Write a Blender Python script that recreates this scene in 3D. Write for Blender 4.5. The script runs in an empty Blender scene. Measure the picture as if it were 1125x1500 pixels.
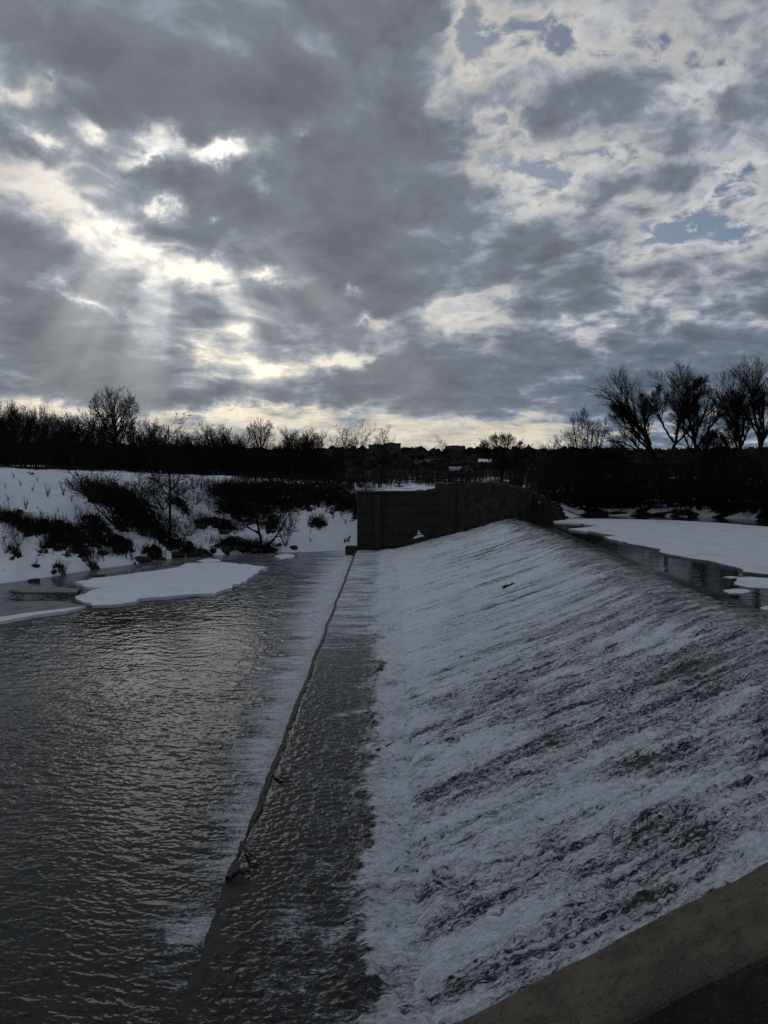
import bpy, bmesh, math, random
import numpy as np
from mathutils import Vector, Matrix

random.seed(7)
scene = bpy.context.scene
COL = scene.collection
R = math.radians

# ------------------------------------------------------------------ camera
F = 1083.0                      # focal length in photograph pixels (1125 x 1500)
CAM = Vector((0.0, 0.0, 7.2))
PITCH = math.atan(70 / F)
YAW = math.atan(7.5 / F)
cd = bpy.data.cameras.new("camera")
cd.sensor_fit = 'HORIZONTAL'
cd.sensor_width = 36.0
cd.lens = 36.0 * F / 1125.0
cd.clip_start = 0.1
cd.clip_end = 20000
cam = bpy.data.objects.new("camera", cd)
COL.objects.link(cam)
cam.location = CAM
cam.rotation_euler = (math.pi / 2 - PITCH, 0, YAW)
scene.camera = cam
CAM_ROT = cam.rotation_euler.to_matrix()

def ray(px, py):
    d = CAM_ROT @ Vector(((px - 562.5) / F, (750 - py) / F, -1.0))
    return d.normalized()

def at_z(px, py, z):
    """world point seen at a photograph position, on the level z"""
    d = ray(px, py)
    t = (z - CAM.z) / d.z
    return CAM + d * t

def at_y(px, py, y):
    """world point seen at a photograph position, at the distance y"""
    d = ray(px, py)
    return CAM + d * (y / d.y)

def azel(px, py):
    d = ray(px, py)
    return math.atan2(d.x, d.y), math.asin(d.z)

# ------------------------------------------------------------------ noise
def _grad(ix, iy, seed):
    with np.errstate(over='ignore'):
        h = (ix.astype(np.uint32) * np.uint32(374761393) + iy.astype(np.uint32) * np.uint32(668265263)
             + np.uint32((seed * 1442695041) & 0xffffffff))
        h = (h ^ (h >> np.uint32(13))) * np.uint32(1274126177)
        h = (h ^ (h >> np.uint32(16))) * np.uint32(2246822519)
        h = h ^ (h >> np.uint32(15))
    return h.astype(np.float32) * np.float32(2 * math.pi / 4294967296.0)

def pn(x, y, seed=0):
    """2D gradient noise, about -0.7..0.7"""
    x = np.asarray(x, np.float32); y = np.asarray(y, np.float32)
    xi = np.floor(x); yi = np.floor(y)
    xf = x - xi; yf = y - yi
    xi = xi.astype(np.int64); yi = yi.astype(np.int64)
    u = xf * xf * xf * (xf * (xf * 6 - 15) + 10)
    v = yf * yf * yf * (yf * (yf * 6 - 15) + 10)
    def g(a, b):
        t = _grad(xi + a, yi + b, seed)
        return np.cos(t) * (xf - a) + np.sin(t) * (yf - b)
    n0 = g(0, 0) * (1 - u) + g(1, 0) * u
    n1 = g(0, 1) * (1 - u) + g(1, 1) * u
    return n0 * (1 - v) + n1 * v

def fbm(x, y, octv=4, seed=0, gain=.5):
    s = 0; a = 1.0
    for i in range(octv):
        s = s + a * pn(x, y, seed + i * 17)
        x = x * 2.03 + 11.3; y = y * 2.03 - 7.7; a *= gain
    return s

def ridge(x, y, octv=3, seed=0, gain=.5):
    s = 0; a = 1.0
    for i in range(octv):
        s = s + a * (1 - 2.2 * np.abs(pn(x, y, seed + i * 17)))
        x = x * 2.03 + 5.1; y = y * 2.03 + 3.7; a *= gain
    return s

def sstep(a, b, x):
    t = np.clip((x - a) / (b - a), 0, 1)
    return t * t * (3 - 2 * t)

# ------------------------------------------------------------------ materials
class NT:
    """short-hand for building a node tree"""
    def __init__(self, tree):
        self.t = tree; self.n = tree.nodes; self.l = tree.links
    def node(self, kind, ins=None, **props):
        nd = self.n.new(kind)
        for k, v in props.items():
            setattr(nd, k, v)
        for k, v in (ins or {}).items():
            self.set(nd.inputs[k], v)
        return nd
    def set(self, sock, v):
        if isinstance(v, bpy.types.NodeSocket):
            self.l.new(v, sock)
        else:
            sock.default_value = v
    def math(self, op, a, b=None, c=None, clamp=False):
        nd = self.n.new('ShaderNodeMath'); nd.operation = op; nd.use_clamp = clamp
        for i, v in enumerate((a, b, c)):
            if v is not None:
                self.set(nd.inputs[i], v)
        return nd.outputs[0]
    def vmath(self, op, a, b=None, c=None):
        nd = self.n.new('ShaderNodeVectorMath'); nd.operation = op
        for i, v in enumerate((a, b, c)):
            if v is not None:
                self.set(nd.inputs[i], v)
        return nd.outputs[0]
    def mix(self, f, a, b):
        nd = self.n.new('ShaderNodeMix'); nd.data_type = 'RGBA'
        self.set(nd.inputs[0], f); self.set(nd.inputs[6], a); self.set(nd.inputs[7], b)
        return nd.outputs[2]
    def ramp(self, f, stops, interp='LINEAR'):
        nd = self.n.new('ShaderNodeValToRGB'); cr = nd.color_ramp; cr.interpolation = interp
        while len(cr.elements) < len(stops):
            cr.elements.new(0.5)
        for e, (p, c) in zip(cr.elements, stops):
            e.position = p
            e.color = c if len(c) == 4 else (*c, 1)
        self.set(nd.inputs[0], f)
        return nd.outputs[0]
    def noise(self, vec, scale, detail=4, rough=.5, dist=0.0, out=0, dim='3D'):
        nd = self.node('ShaderNodeTexNoise', {'Scale': scale, 'Detail': detail, 'Roughness': rough, 'Distortion': dist},
                       noise_dimensions=dim)
        if vec is not None:
            self.l.new(vec, nd.inputs['Vector'])
        return nd.outputs[out]
    def smooth(self, x, a, b, lo=0.0, hi=1.0):
        nd = self.n.new('ShaderNodeMapRange'); nd.interpolation_type = 'SMOOTHSTEP'
        self.set(nd.inputs[0], x)
        for i, v in zip((1, 2, 3, 4), (a, b, lo, hi)):
            self.set(nd.inputs[i], v)
        return nd.outputs[0]

def new_mat(name):
    m = bpy.data.materials.new(name); m.use_nodes = True
    m.node_tree.nodes.clear()
    nt = NT(m.node_tree)
    out = nt.node('ShaderNodeOutputMaterial')
    return m, nt, out
# ------------------------------------------------------------------ sky and light
SUN_AZ, SUN_EL = azel(265, 225)
def build_sky():
    w = bpy.data.worlds.new("World"); w.cycles.sampling_method = 'MANUAL'; w.cycles.sample_map_resolution = 512; scene.world = w; w.use_nodes = True
    w.node_tree.nodes.clear(); nt = NT(w.node_tree)
    tc = nt.node('ShaderNodeTexCoord')
    d = nt.vmath('NORMALIZE', tc.outputs['Generated'])
    sp = nt.node('ShaderNodeSeparateXYZ', {0: d})
    X, Y, Z = sp.outputs
    az = nt.math('ARCTAN2', X, Y); el = nt.math('ARCSINE', Z)
    A = nt.node('ShaderNodeCombineXYZ', {0: az, 1: el}).outputs[0]
    # domain warps: big lazy one and small ragged one
    w1 = nt.vmath('SUBTRACT', nt.noise(d, 5.0, 3, .55, out=1), (.5, .5, .5))
    w2 = nt.vmath('SUBTRACT', nt.noise(d, 17.0, 5, .62, out=1), (.5, .5, .5))
    Aw = nt.vmath('MULTIPLY_ADD', w1, (.11, .07, 0), A)
    Aw = nt.vmath('MULTIPLY_ADD', w2, (.085, .065, 0), Aw)
    turned = {}
    def gauss(vec, px, py, rx, ry, rot):
        key = (vec.node.name, rot)
        if key not in turned:
            c, q = math.cos(R(rot)), math.sin(R(rot))
            turned[key] = vec if rot == 0 else nt.node('ShaderNodeCombineXYZ', {
                0: nt.node('ShaderNodeVectorMath', {0: vec, 1: (c, q, 0)}, operation='DOT_PRODUCT').outputs['Value'],
                1: nt.node('ShaderNodeVectorMath', {0: vec, 1: (-q, c, 0)}, operation='DOT_PRODUCT').outputs['Value']}).outputs[0]
        c, q = math.cos(R(rot)), math.sin(R(rot))
        a, e = azel(px, py)
        sx, sy = F / rx, F / ry
        v = nt.vmath('MULTIPLY_ADD', turned[key], (sx, sy, 0), (-(a * c + e * q) * sx, -(e * c - a * q) * sy, 0))
        return nt.node('ShaderNodeTexGradient', {0: v}, gradient_type='QUADRATIC_SPHERE').outputs['Fac']
    def blobs(lst, vec, base=0.0):
        acc = base
        for i, (px, py, rx, ry, rot, amp) in enumerate(lst):
            if i % 8 == 0 and i:          # a vanishing dependence keeps the evaluation sequential (the shader stack is small)
                vec = nt.vmath('MULTIPLY_ADD', acc, (1e-7, 1e-7, 0), vec)
            acc = nt.math('MULTIPLY_ADD', gauss(vec, px, py, rx, ry, rot), float(amp), acc)
        return acc
    C = blobs(THICK, Aw, 0.50)
    # cloud-plane coordinates, so that the cells flatten towards the horizon
    zz = nt.math('ADD', nt.math('MAXIMUM', Z, 0.0), 0.21)
    P = nt.node('ShaderNodeCombineXYZ', {0: nt.math('DIVIDE', X, zz), 1: nt.math('DIVIDE', Y, zz)}).outputs[0]
    Pw = nt.vmath('MULTIPLY_ADD', w1, (.35, .35, 0), P)
    n1 = nt.noise(Pw, 2.1, 6, .55, .2, dim='2D')
    n2 = nt.noise(Pw, 5.2, 6, .56, .3, dim='2D')
    n3 = nt.noise(P, 15.0, 5, .6, .4, dim='2D')
    D = nt.math('MULTIPLY_ADD', nt.math('SUBTRACT', n1, .5), .70, C)
    puff = nt.smooth(nt.math('MULTIPLY_ADD', el, .5, az), .10, .38)
    D = nt.math('MULTIPLY_ADD', nt.math('SUBTRACT', n2, .5), nt.math('MULTIPLY_ADD', puff, .35, .80), D)
    D = nt.math('MULTIPLY_ADD', nt.math('SUBTRACT', n3, .5), nt.math('MULTIPLY_ADD', puff, .28, .30), D)
    Pv = nt.vmath('MULTIPLY_ADD', w2, (.16, .16, 0), P)
    vor = nt.node('ShaderNodeTexVoronoi', {'Vector': Pv, 'Scale': 5.5, 'Smoothness': .6, 'Detail': 2.0, 'Roughness': .6}, voronoi_dimensions='2D', feature='SMOOTH_F1').outputs['Distance']
    D = nt.math('MULTIPLY_ADD', nt.math('SUBTRACT', nt.math('MULTIPLY_ADD', puff, .40, .42), vor), nt.math('MULTIPLY_ADD', puff, .36, .12), D)
    # luminance from optical thickness: thin edges glow, thick hearts are slate
    lum = nt.ramp(D, [(0, (.56,) * 3), (.12, (.56,) * 3), (.26, (.48,) * 3), (.41, (.325,) * 3), (.58, (.21,) * 3), (.85, (.165,) * 3), (1, (.145,) * 3)])
    lum = nt.node('ShaderNodeSeparateColor', {0: lum}).outputs[0]
    # soft relief inside the clouds
    rel = nt.math('MULTIPLY_ADD', nt.math('SUBTRACT', n3, .5), nt.smooth(D, .75, .15, .10, .75), 1.0)
    rel = nt.math('MULTIPLY_ADD', nt.math('SUBTRACT', nt.noise(P, 3.1, 5, .55, dim='2D'), .5), nt.smooth(D, .75, .15, .30, .9), rel)
    lum = nt.math('MULTIPLY', lum, rel)
    # glow near the hidden sun
    cone = lambda px, py, rx, ry: gauss(Aw, px, py, rx, ry, 0)
    thin = nt.smooth(D, .42, .08)
    g1 = cone(265, 250, 300, 230)
    g2 = cone(265, 330, 650, 520)
    boost = nt.math('MULTIPLY_ADD', nt.math('MULTIPLY', g1, thin), .9, 1.0)
    boost = nt.math('MULTIPLY_ADD', nt.math('MULTIPLY', g2, nt.math('MULTIPLY_ADD', thin, .55, .10)), 1.0, boost)
    lum = nt.math('MULTIPLY', lum, boost)
    # tints
    cool = nt.mix(nt.smooth(az, -.25, .45), (.91, 1.0, 1.15, 1), (.90, 1.0, 1.19, 1))
    warm = nt.mix(nt.smooth(az, -.1, .5), (1.06, 1.01, .92, 1), (1.0, 1.0, 1.0, 1))
    low = nt.smooth(el, .22, .03)
    warm = nt.mix(low, warm, (1.11, 1.02, .85, 1))
    tint = nt.mix(nt.smooth(D, .50, .12), cool, warm)
    # the low cloud deck on the right is bluer and darker
    lowr = nt.math('MULTIPLY', nt.smooth(az, .0, .40), nt.smooth(el, .23, .08))
    lowr = nt.math('MULTIPLY', lowr, nt.smooth(D, .25, .5))
    tint = nt.mix(lowr, tint, (.74, .95, 1.26, 1))
    cl = nt.node('ShaderNodeVectorMath', {0: tint}, operation='SCALE')
    nt.set(cl.inputs['Scale'], lum)
    cloud = cl.outputs[0]
    # haze band at the horizon, warmer towards the sun
    # open sky
    sky = nt.node('ShaderNodeTexSky', sky_type='NISHITA', sun_disc=False, sun_elevation=SUN_EL, sun_rotation=SUN_AZ,
                  altitude=200, air_density=1.0, dust_density=1.0, ozone_density=1.5)
    skyc = nt.node('ShaderNodeVectorMath', {0: sky.outputs[0]}, operation='SCALE')
    skyc.inputs['Scale'].default_value = 0.052
    cover = nt.smooth(nt.math('MULTIPLY_ADD', nt.math('SUBTRACT', nt.noise(Pw, 22.0, 6, .65, .5, dim='2D'), .5), .42, D), -.07, .23)
    cover = nt.math('MAXIMUM', cover, nt.smooth(el, .12, .05))
    cover = nt.math('MAXIMUM', cover, nt.math('MULTIPLY', g1, 2.5, clamp=True))
    col = nt.mix(cover, skyc.outputs[0], cloud)
    # crepuscular rays fanning down from the sun gap
    ds = nt.vmath('SUBTRACT', A, (SUN_AZ, SUN_EL, 0))
    s2 = nt.node('ShaderNodeSeparateXYZ', {0: ds}).outputs
    ang = nt.math('ARCTAN2', s2[0], nt.math('MULTIPLY', s2[1], -1))
    rad = nt.node('ShaderNodeVectorMath', {0: ds}, operation='LENGTH').outputs['Value']
    rn = nt.noise(nt.node('ShaderNodeCombineXYZ', {0: nt.math('MULTIPLY', ang, 2.0), 1: nt.math('MULTIPLY', rad, .8)}).outputs[0], 2.0, 2, .45)
    rn = nt.smooth(rn, .36, .72)
    fall = nt.math('MULTIPLY', nt.smooth(rad, .10, .17), nt.smooth(rad, .42, .16))
    fall = nt.math('MULTIPLY', fall, nt.smooth(nt.math('ABSOLUTE', ang), 1.25, .5))
    rays = nt.math('MULTIPLY', nt.math('MULTIPLY', rn, fall), .24)
    # far-reaching faint shafts at the right
    fall2 = nt.math('MULTIPLY', nt.smooth(rad, .30, .38), nt.smooth(rad, .55, .42))
    fall2 = nt.math('MULTIPLY', fall2, nt.math('MULTIPLY', nt.smooth(ang, .55, .75), nt.smooth(ang, 1.05, .85)))
    rays = nt.math('MULTIPLY_ADD', nt.math('MULTIPLY', rn, fall2), .05, rays)
    rc = nt.node('ShaderNodeVectorMath', {0: (1.0, .96, .86)}, operation='SCALE'); nt.set(rc.inputs['Scale'], rays)
    col = nt.vmath('ADD', col, rc.outputs[0])
    # below the horizon: dull ground colour
    bg = nt.node('ShaderNodeBackground', {'Color': nt.vmath('MULTIPLY', col, (10, 10, 10)), 'Strength': 0.1})
    o = nt.node('ShaderNodeOutputWorld', {'Surface': bg.outputs[0]})
    # the sun, veiled by cloud
    sd = bpy.data.lights.new("sun", 'SUN'); sd.energy = 0.025; sd.angle = R(12); sd.color = (1, .96, .90)
    so = bpy.data.objects.new("sun", sd); COL.objects.link(so)
    v = Vector((math.sin(SUN_AZ) * math.cos(SUN_EL), math.cos(SUN_AZ) * math.cos(SUN_EL), math.sin(SUN_EL)))
    so.rotation_euler = v.to_track_quat('Z', 'Y').to_euler()
    so.location = (-30, 80, 60)

# (px, py, radius x, radius y, turn, thickness) in photograph pixels: where the cover is thick or thin
THICK = [
    (470, 150, 420, 300, 0, .36), (110, 60, 330, 190, 0, .34), (500, 340, 300, 190, 0, .26), (620, 300, 170, 190, 0, .22), (240, 160, 160, 70, 0, .15),
    (800, 350, 190, 110, 0, .42), (60, 490, 330, 150, -10, .42), (40, 360, 160, 60, -20, .30), (180, 555, 260, 70, 0, .30), (560, 430, 260, 90, 0, .22),
    (900, 545, 560, 115, 0, .50), (560, 565, 330, 70, 0, .34), (480, 595, 150, 30, 0, .2),
    (300, 325, 80, 45, 0, .25), (250, 268, 90, 42, 0, .34), (340, 290, 110, 60, 0, .2), (290, 568, 45, 22, 0, .6), (400, 588, 60, 18, 0, .4), (40, 235, 110, 25, 0, .2),
    (890, 110, 170, 110, 0, .20), (1060, 230, 190, 100, 10, .12), (930, 430, 220, 45, 0, .24), (1060, 60, 150, 90, 0, .14), (870, 400, 120, 30, 0, .12),
    # open and thin
    (715, 40, 50, 120, 10, -.62), (755, 183, 44, 46, 0, -.60), (785, 110, 60, 200, 10, -.12), (900, 235, 120, 45, 10, -.32), (950, 150, 70, 45, 0, -.28),
    (1000, 350, 190, 42, -10, -.32), (1080, 290, 140, 70, 0, -.30), (900, 280, 360, 300, 0, -.16), (1000, 130, 300, 200, 0, -.08), (1060, 400, 220, 90, 0, -.24), (950, 20, 330, 110, 0, -.12), (780, 270, 180, 130, 0, -.16),
    (690, 450, 120, 45, 10, -.40), (670, 480, 90, 40, 0, -.28), (850, 460, 330, 34, 0, -.26), (680, 130, 60, 90, 0, -.34), (1060, 445, 170, 30, 0, -.2),
    (310, 224, 170, 34, 0, -.66), (205, 245, 80, 40, 20, -.62), (232, 300, 70, 36, 20, -.42), (378, 283, 62, 34, 0, -.55), (145, 200, 60, 30, -22, -.56),
    (30, 130, 50, 28, 0, -.5), (60, 208, 80, 20, 0, -.45), (95, 122, 90, 28, 0, -.30), (20, 265, 180, 50, -22, -.22), (180, 350, 330, 42, -22, -.27), (310, 405, 80, 36, -22, -.4),
    (120, 432, 200, 20, -10, -.44), (345, 480, 60, 44, -22, -.45), (290, 500, 120, 40, -10, -.32), (390, 543, 150, 50, 0, -.46), (300, 535, 90, 60, 0, -.22),
    (405, 413, 62, 18, 0, -.55), (515, 435, 25, 22, 0, -.5), (545, 480, 65, 20, 0, -.52), (515, 525, 170, 20, 10, -.46), (450, 65, 110, 40, -22, -.26), (310, 60, 110, 40, -22, -.26),
    (430, 192, 36, 18, 0, -.4), (305, 325, 30, 24, 0, -.5), (540, 385, 60, 40, 0, -.2),
    (100, 598, 420, 44, 0, -.56), (560, 640, 520, 70, 0, -.52), (700, 620, 200, 40, 0, -.15), (350, 603, 260, 30, 0, -.25), (830, 640, 260, 45, 0, -.15),
]
build_sky()
scene.view_settings.view_transform = 'Standard'
scene.view_settings.look = 'None'
scene.view_settings.exposure = 0
scene.view_settings.gamma = 1
scene.view_settings.use_curve_mapping = False
# ------------------------------------------------------------------ object helpers
def tag(o, label=None, cat=None, group=None, kind=None):
    if label: o['label'] = label
    if cat: o['category'] = cat
    if group: o['group'] = group
    if kind: o['kind'] = kind
    return o

def link(name, me, mat=None, parent=None, smooth=None):
    if mat is not None and len(me.materials) == 0:
        me.materials.append(mat)
    o = bpy.data.objects.new(name, me); COL.objects.link(o)
    if parent is not None:
        o.parent = parent
    if smooth is not None:
        me.polygons.foreach_set('use_smooth', np.full(len(me.polygons), smooth))
    return o

def empty(name, loc, rz=0.0):
    o = bpy.data.objects.new(name, None); COL.objects.link(o)
    o.location = loc; o.rotation_euler = (0, 0, rz); o.empty_display_size = .3
    return o

def copy_tree(o, parent=None):
    c = o.copy(); COL.objects.link(c); c.parent = parent
    for ch in [k for k in bpy.data.objects if k.parent == o]:
        copy_tree(ch, c)
    return c

def mesh_np(name, V, faces, attrs=None, smooth=True):
    """V (n,3); faces: list of (m,k) integer arrays; attrs: {name: (n,) or (n,3)}"""
    me = bpy.data.meshes.new(name)
    V = np.asarray(V, np.float32)
    faces = [np.asarray(f, np.int32) for f in faces if len(f)]
    me.vertices.add(len(V)); me.vertices.foreach_set('co', V.ravel())
    nl = sum(f.size for f in faces); npol = sum(len(f) for f in faces)
    me.loops.add(nl); me.polygons.add(npol)
    me.loops.foreach_set('vertex_index', np.concatenate([f.ravel() for f in faces]))
    tot = np.concatenate([np.full(len(f), f.shape[1], np.int32) for f in faces])
    st = np.zeros(npol, np.int32); st[1:] = np.cumsum(tot)[:-1]
    me.polygons.foreach_set('loop_start', st)
    try:
        me.polygons.foreach_set('loop_total', tot)
    except Exception:
        pass
    me.polygons.foreach_set('use_smooth', np.full(npol, smooth))
    for k, a in (attrs or {}).items():
        a = np.asarray(a, np.float32)
        at = me.attributes.new(k, 'FLOAT' if a.ndim == 1 else 'FLOAT_VECTOR', 'POINT')
        at.data.foreach_set('value' if a.ndim == 1 else 'vector', a.ravel())
    me.update(calc_edges=True); me.validate()
    return me

def grid_faces(nr, nc):
    i = np.arange(nr - 1)[:, None] * nc + np.arange(nc - 1)[None, :]
    i = i.ravel()
    return np.stack([i, i + 1, i + nc + 1, i + nc], 1)

def poly_prism(name, pts, z0, z1, mat, parent=None, seg=.35, rag=.08, seed=1):
    """a slab with a ragged outline; pts are (x, y)"""
    rnd = random.Random(seed)
    out = []
    for i, p in enumerate(pts):
        q = pts[(i + 1) % len(pts)]
        L = math.hypot(q[0] - p[0], q[1] - p[1]); n = max(1, min(60, int(L / seg)))
        for k in range(n):
            t = k / n
            out.append((p[0] + (q[0] - p[0]) * t + rnd.uniform(-rag, rag), p[1] + (q[1] - p[1]) * t + rnd.uniform(-rag, rag)))
    bm = bmesh.new()
    top = [bm.verts.new((x, y, z1)) for x, y in out]
    cx = sum(p[0] for p in out) / len(out); cy = sum(p[1] for p in out) / len(out)
    bot = [bm.verts.new((cx + (x - cx) * .985, cy + (y - cy) * .985, z0)) for x, y in out]
    f = bm.faces.new(top)
    n = len(out)
    for i in range(n):
        bm.faces.new((top[i], bot[i], bot[(i + 1) % n], top[(i + 1) % n]))
    bmesh.ops.triangulate(bm, faces=[f])
    bmesh.ops.recalc_face_normals(bm, faces=bm.faces)
    me = bpy.data.meshes.new(name); bm.to_mesh(me); bm.free()
    return link(name, me, mat, parent)

def box_bm(bm, x0, x1, y0, y1, z0, z1):
    vs = [bm.verts.new(p) for p in ((x0, y0, z0), (x1, y0, z0), (x1, y1, z0), (x0, y1, z0), (x0, y0, z1), (x1, y0, z1), (x1, y1, z1), (x0, y1, z1))]
    for f in ((0, 3, 2, 1), (4, 5, 6, 7), (0, 1, 5, 4), (1, 2, 6, 5), (2, 3, 7, 6), (3, 0, 4, 7)):
        bm.faces.new([vs[i] for i in f])

def bm_obj(name, bm, mat, parent=None, bevel=0.0, smooth=False):
    if bevel:
        bmesh.ops.bevel(bm, geom=list(bm.edges), offset=bevel, segments=2, affect='EDGES', profile=.5)
    bmesh.ops.recalc_face_normals(bm, faces=bm.faces)
    me = bpy.data.meshes.new(name); bm.to_mesh(me); bm.free()
    return link(name, me, mat, parent, smooth)

# ------------------------------------------------------------------ materials of the place
def principled(nt, out, **k):
    b = nt.node('ShaderNodeBsdfPrincipled', {kk.replace('_', ' '): v for kk, v in k.items()})
    nt.l.new(b.outputs[0], out.inputs['Surface'])
    return b

def bump(nt, h, strength, dist, normal=None):
    b = nt.node('ShaderNodeBump', {'Height': h, 'Strength': strength, 'Distance': dist})
    if normal is not None:
        nt.l.new(normal, b.inputs['Normal'])
    return b.outputs[0]

def water_mat(name, body, dirt, coord_scale_s, lace=1.0, speck=1.5, foam_col=(.80, .84, .91, 1), rough=.07, rip=(9.0, .010)):
    """dark water that carries foam; attributes: flow (s, t, 0) in metres, foam = how much froth it carries"""
    m, nt, out = new_mat(name)
    fl = nt.node('ShaderNodeAttribute', attribute_name='flow').outputs['Vector']
    fo = nt.node('ShaderNodeAttribute', attribute_name='foam').outputs['Fac']
    v1 = nt.vmath('MULTIPLY', fl, (.75 * coord_scale_s, 6.8, 1))
    v2 = nt.vmath('MULTIPLY', fl, (4.2 * coord_scale_s, 16.0, 1))
    n1 = nt.noise(v1, 1.0, 5, .62, .5, dim='2D')
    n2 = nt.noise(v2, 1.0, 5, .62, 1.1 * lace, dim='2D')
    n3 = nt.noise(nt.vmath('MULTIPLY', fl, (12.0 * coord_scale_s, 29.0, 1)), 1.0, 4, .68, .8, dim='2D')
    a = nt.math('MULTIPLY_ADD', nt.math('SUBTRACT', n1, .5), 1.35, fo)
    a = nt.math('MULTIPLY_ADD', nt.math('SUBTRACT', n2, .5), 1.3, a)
    a = nt.math('MULTIPLY_ADD', nt.math('SUBTRACT', n3, .5), speck, a)  # finest dark specks paint crevice shade into the froth, besides open water
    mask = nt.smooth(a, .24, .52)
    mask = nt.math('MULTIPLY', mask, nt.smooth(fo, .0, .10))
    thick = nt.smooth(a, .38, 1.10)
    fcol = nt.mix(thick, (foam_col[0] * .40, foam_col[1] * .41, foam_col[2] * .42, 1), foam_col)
    wcol = nt.mix(nt.smooth(n1, .35, .7), body, dirt)
    h = nt.math('MULTIPLY_ADD', n3, .7, nt.math('MULTIPLY', n2, 1.0))
    nb = bump(nt, nt.math('MULTIPLY', h, mask), 1.0, .055)
    nw = bump(nt, nt.noise(nt.vmath('MULTIPLY', fl, (.55, 1, 1)), rip[0], 2, .5, .4, dim='2D'), 1.0, rip[1])
    foam = nt.node('ShaderNodeBsdfPrincipled', {'Base Color': fcol, 'Roughness': .75, 'Normal': nb, 'Specular IOR Level': .3})
    wat = nt.node('ShaderNodeBsdfPrincipled', {'Base Color': wcol, 'Roughness': rough, 'IOR': 1.33, 'Normal': nw})
    mx = nt.node('ShaderNodeMixShader', {0: mask, 1: wat.outputs[0], 2: foam.outputs[0]})
    nt.l.new(mx.outputs[0], out.inputs['Surface'])
    return m

def concrete_mat(name, col, stain, moss, scale=1.0, rough=.85):
    m, nt, out = new_mat(name)
    p = nt.node('ShaderNodeNewGeometry').outputs['Position']
    big = nt.noise(p, .55 * scale, 6, .65)
    drip = nt.noise(nt.vmath('MULTIPLY', p, (2.2, 2.2, .22)), 1.0 * scale, 5, .65)
    fine = nt.noise(p, 9.0 * scale, 6, .7)
    grit = nt.noise(p, 60.0 * scale, 3, .7)
    c = nt.mix(nt.smooth(drip, .42, .66), col, stain)
    c = nt.mix(nt.smooth(big, .48, .66), c, moss)
    c = nt.mix(nt.math('MULTIPLY', nt.smooth(fine, .52, .64), .85), c, (stain[0] * .5, stain[1] * .5, stain[2] * .5, 1))
    c = nt.mix(nt.math('MULTIPLY', nt.smooth(grit, .50, .64), .75), c, (col[0] * 1.5, col[1] * 1.5, col[2] * 1.5, 1))
    h = nt.math('MULTIPLY_ADD', grit, .25, nt.math('MULTIPLY_ADD', fine, 1.0, nt.math('MULTIPLY', big, 1.0)))
    principled(nt, out, Base_Color=c, Roughness=rough, Normal=bump(nt, h, 1.0, .09))
    return m

def plain_mat(name, a, b, scale, rough=.9, bdist=.02, stretch=(1, 1, 1), spec=.3):
    m, nt, out = new_mat(name)
    p = nt.node('ShaderNodeTexCoord').outputs['Object']
    n = nt.noise(nt.vmath('MULTIPLY', p, stretch), scale, 5, .6)
    principled(nt, out, Base_Color=nt.mix(nt.smooth(n, .35, .65), a, b), Roughness=rough, Normal=bump(nt, n, .7, bdist), Specular_IOR_Level=spec)
    return m

M_BARK = plain_mat('bark', (.012, .010, .009, 1), (.024, .020, .017, 1), 6, stretch=(1, 1, .3), spec=.1)
M_TWIG = plain_mat('twig', (.012, .010, .009, 1), (.020, .016, .014, 1), 3, spec=.1)
M_DRY = plain_mat('dry_stalk', (.05, .038, .024, 1), (.03, .024, .018, 1), 12, spec=.1)
M_STONE = plain_mat('wet_stone', (.018, .016, .014, 1), (.035, .032, .028, 1), 5, bdist=.06)
M_WOOD = plain_mat('wet_wood', (.016, .013, .010, 1), (.030, .024, .018, 1), 9, rough=.5, stretch=(3, 3, .4))

def snow_mat(name, col=(.68, .72, .80, 1), dirt=(.44, .47, .52, 1), scale=1.0, amount=.4):
    m, nt, out = new_mat(name)
    p = nt.node('ShaderNodeNewGeometry').outputs['Position']
    n = nt.noise(p, 1.3 * scale, 6, .6); f = nt.noise(p, 14 * scale, 4, .6)
    c = nt.mix(nt.math('MULTIPLY', nt.smooth(n, .45, .72), amount), col, dirt)
    principled(nt, out, Base_Color=c, Roughness=.8, Specular_IOR_Level=.2,
               Normal=bump(nt, nt.math('MULTIPLY_ADD', f, .25, n), .6, .10))
    return m
M_SNOW = snow_mat('snow')

# ------------------------------------------------------------------ levels and lines
Z_POOL, Z_UP = -0.42, 2.72
Y_WALL, Y_FAR = 6.0, 61.2        # the weir runs from the near abutment to the far one
LEDGE_X = -2.74
PROFILE = np.array([(11.6, 2.705), (10.9, 2.70), (10.4, 2.66), (9.8, 2.58), (9.2, 2.46), (8.6, 2.30), (7.9, 2.08), (7.0, 1.80),
                    (.5, .135), (0, .03), (-.5, .0), (-2.6, -.02), (-2.74, -.04)])

def resample(prof, ds):
    seg = np.hypot(*np.diff(prof, axis=0).T); s = np.concatenate([[0], np.cumsum(seg)])
    ss = np.arange(0, s[-1], ds)
    return np.interp(ss, s, prof[:, 0]), np.interp(ss, s, prof[:, 1]), ss

def rows(y0, y1, r):
    n = int(math.log(y1 / y0) / r)
    return y0 * np.exp(np.linspace(0, math.log(y1 / y0), n))

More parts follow.
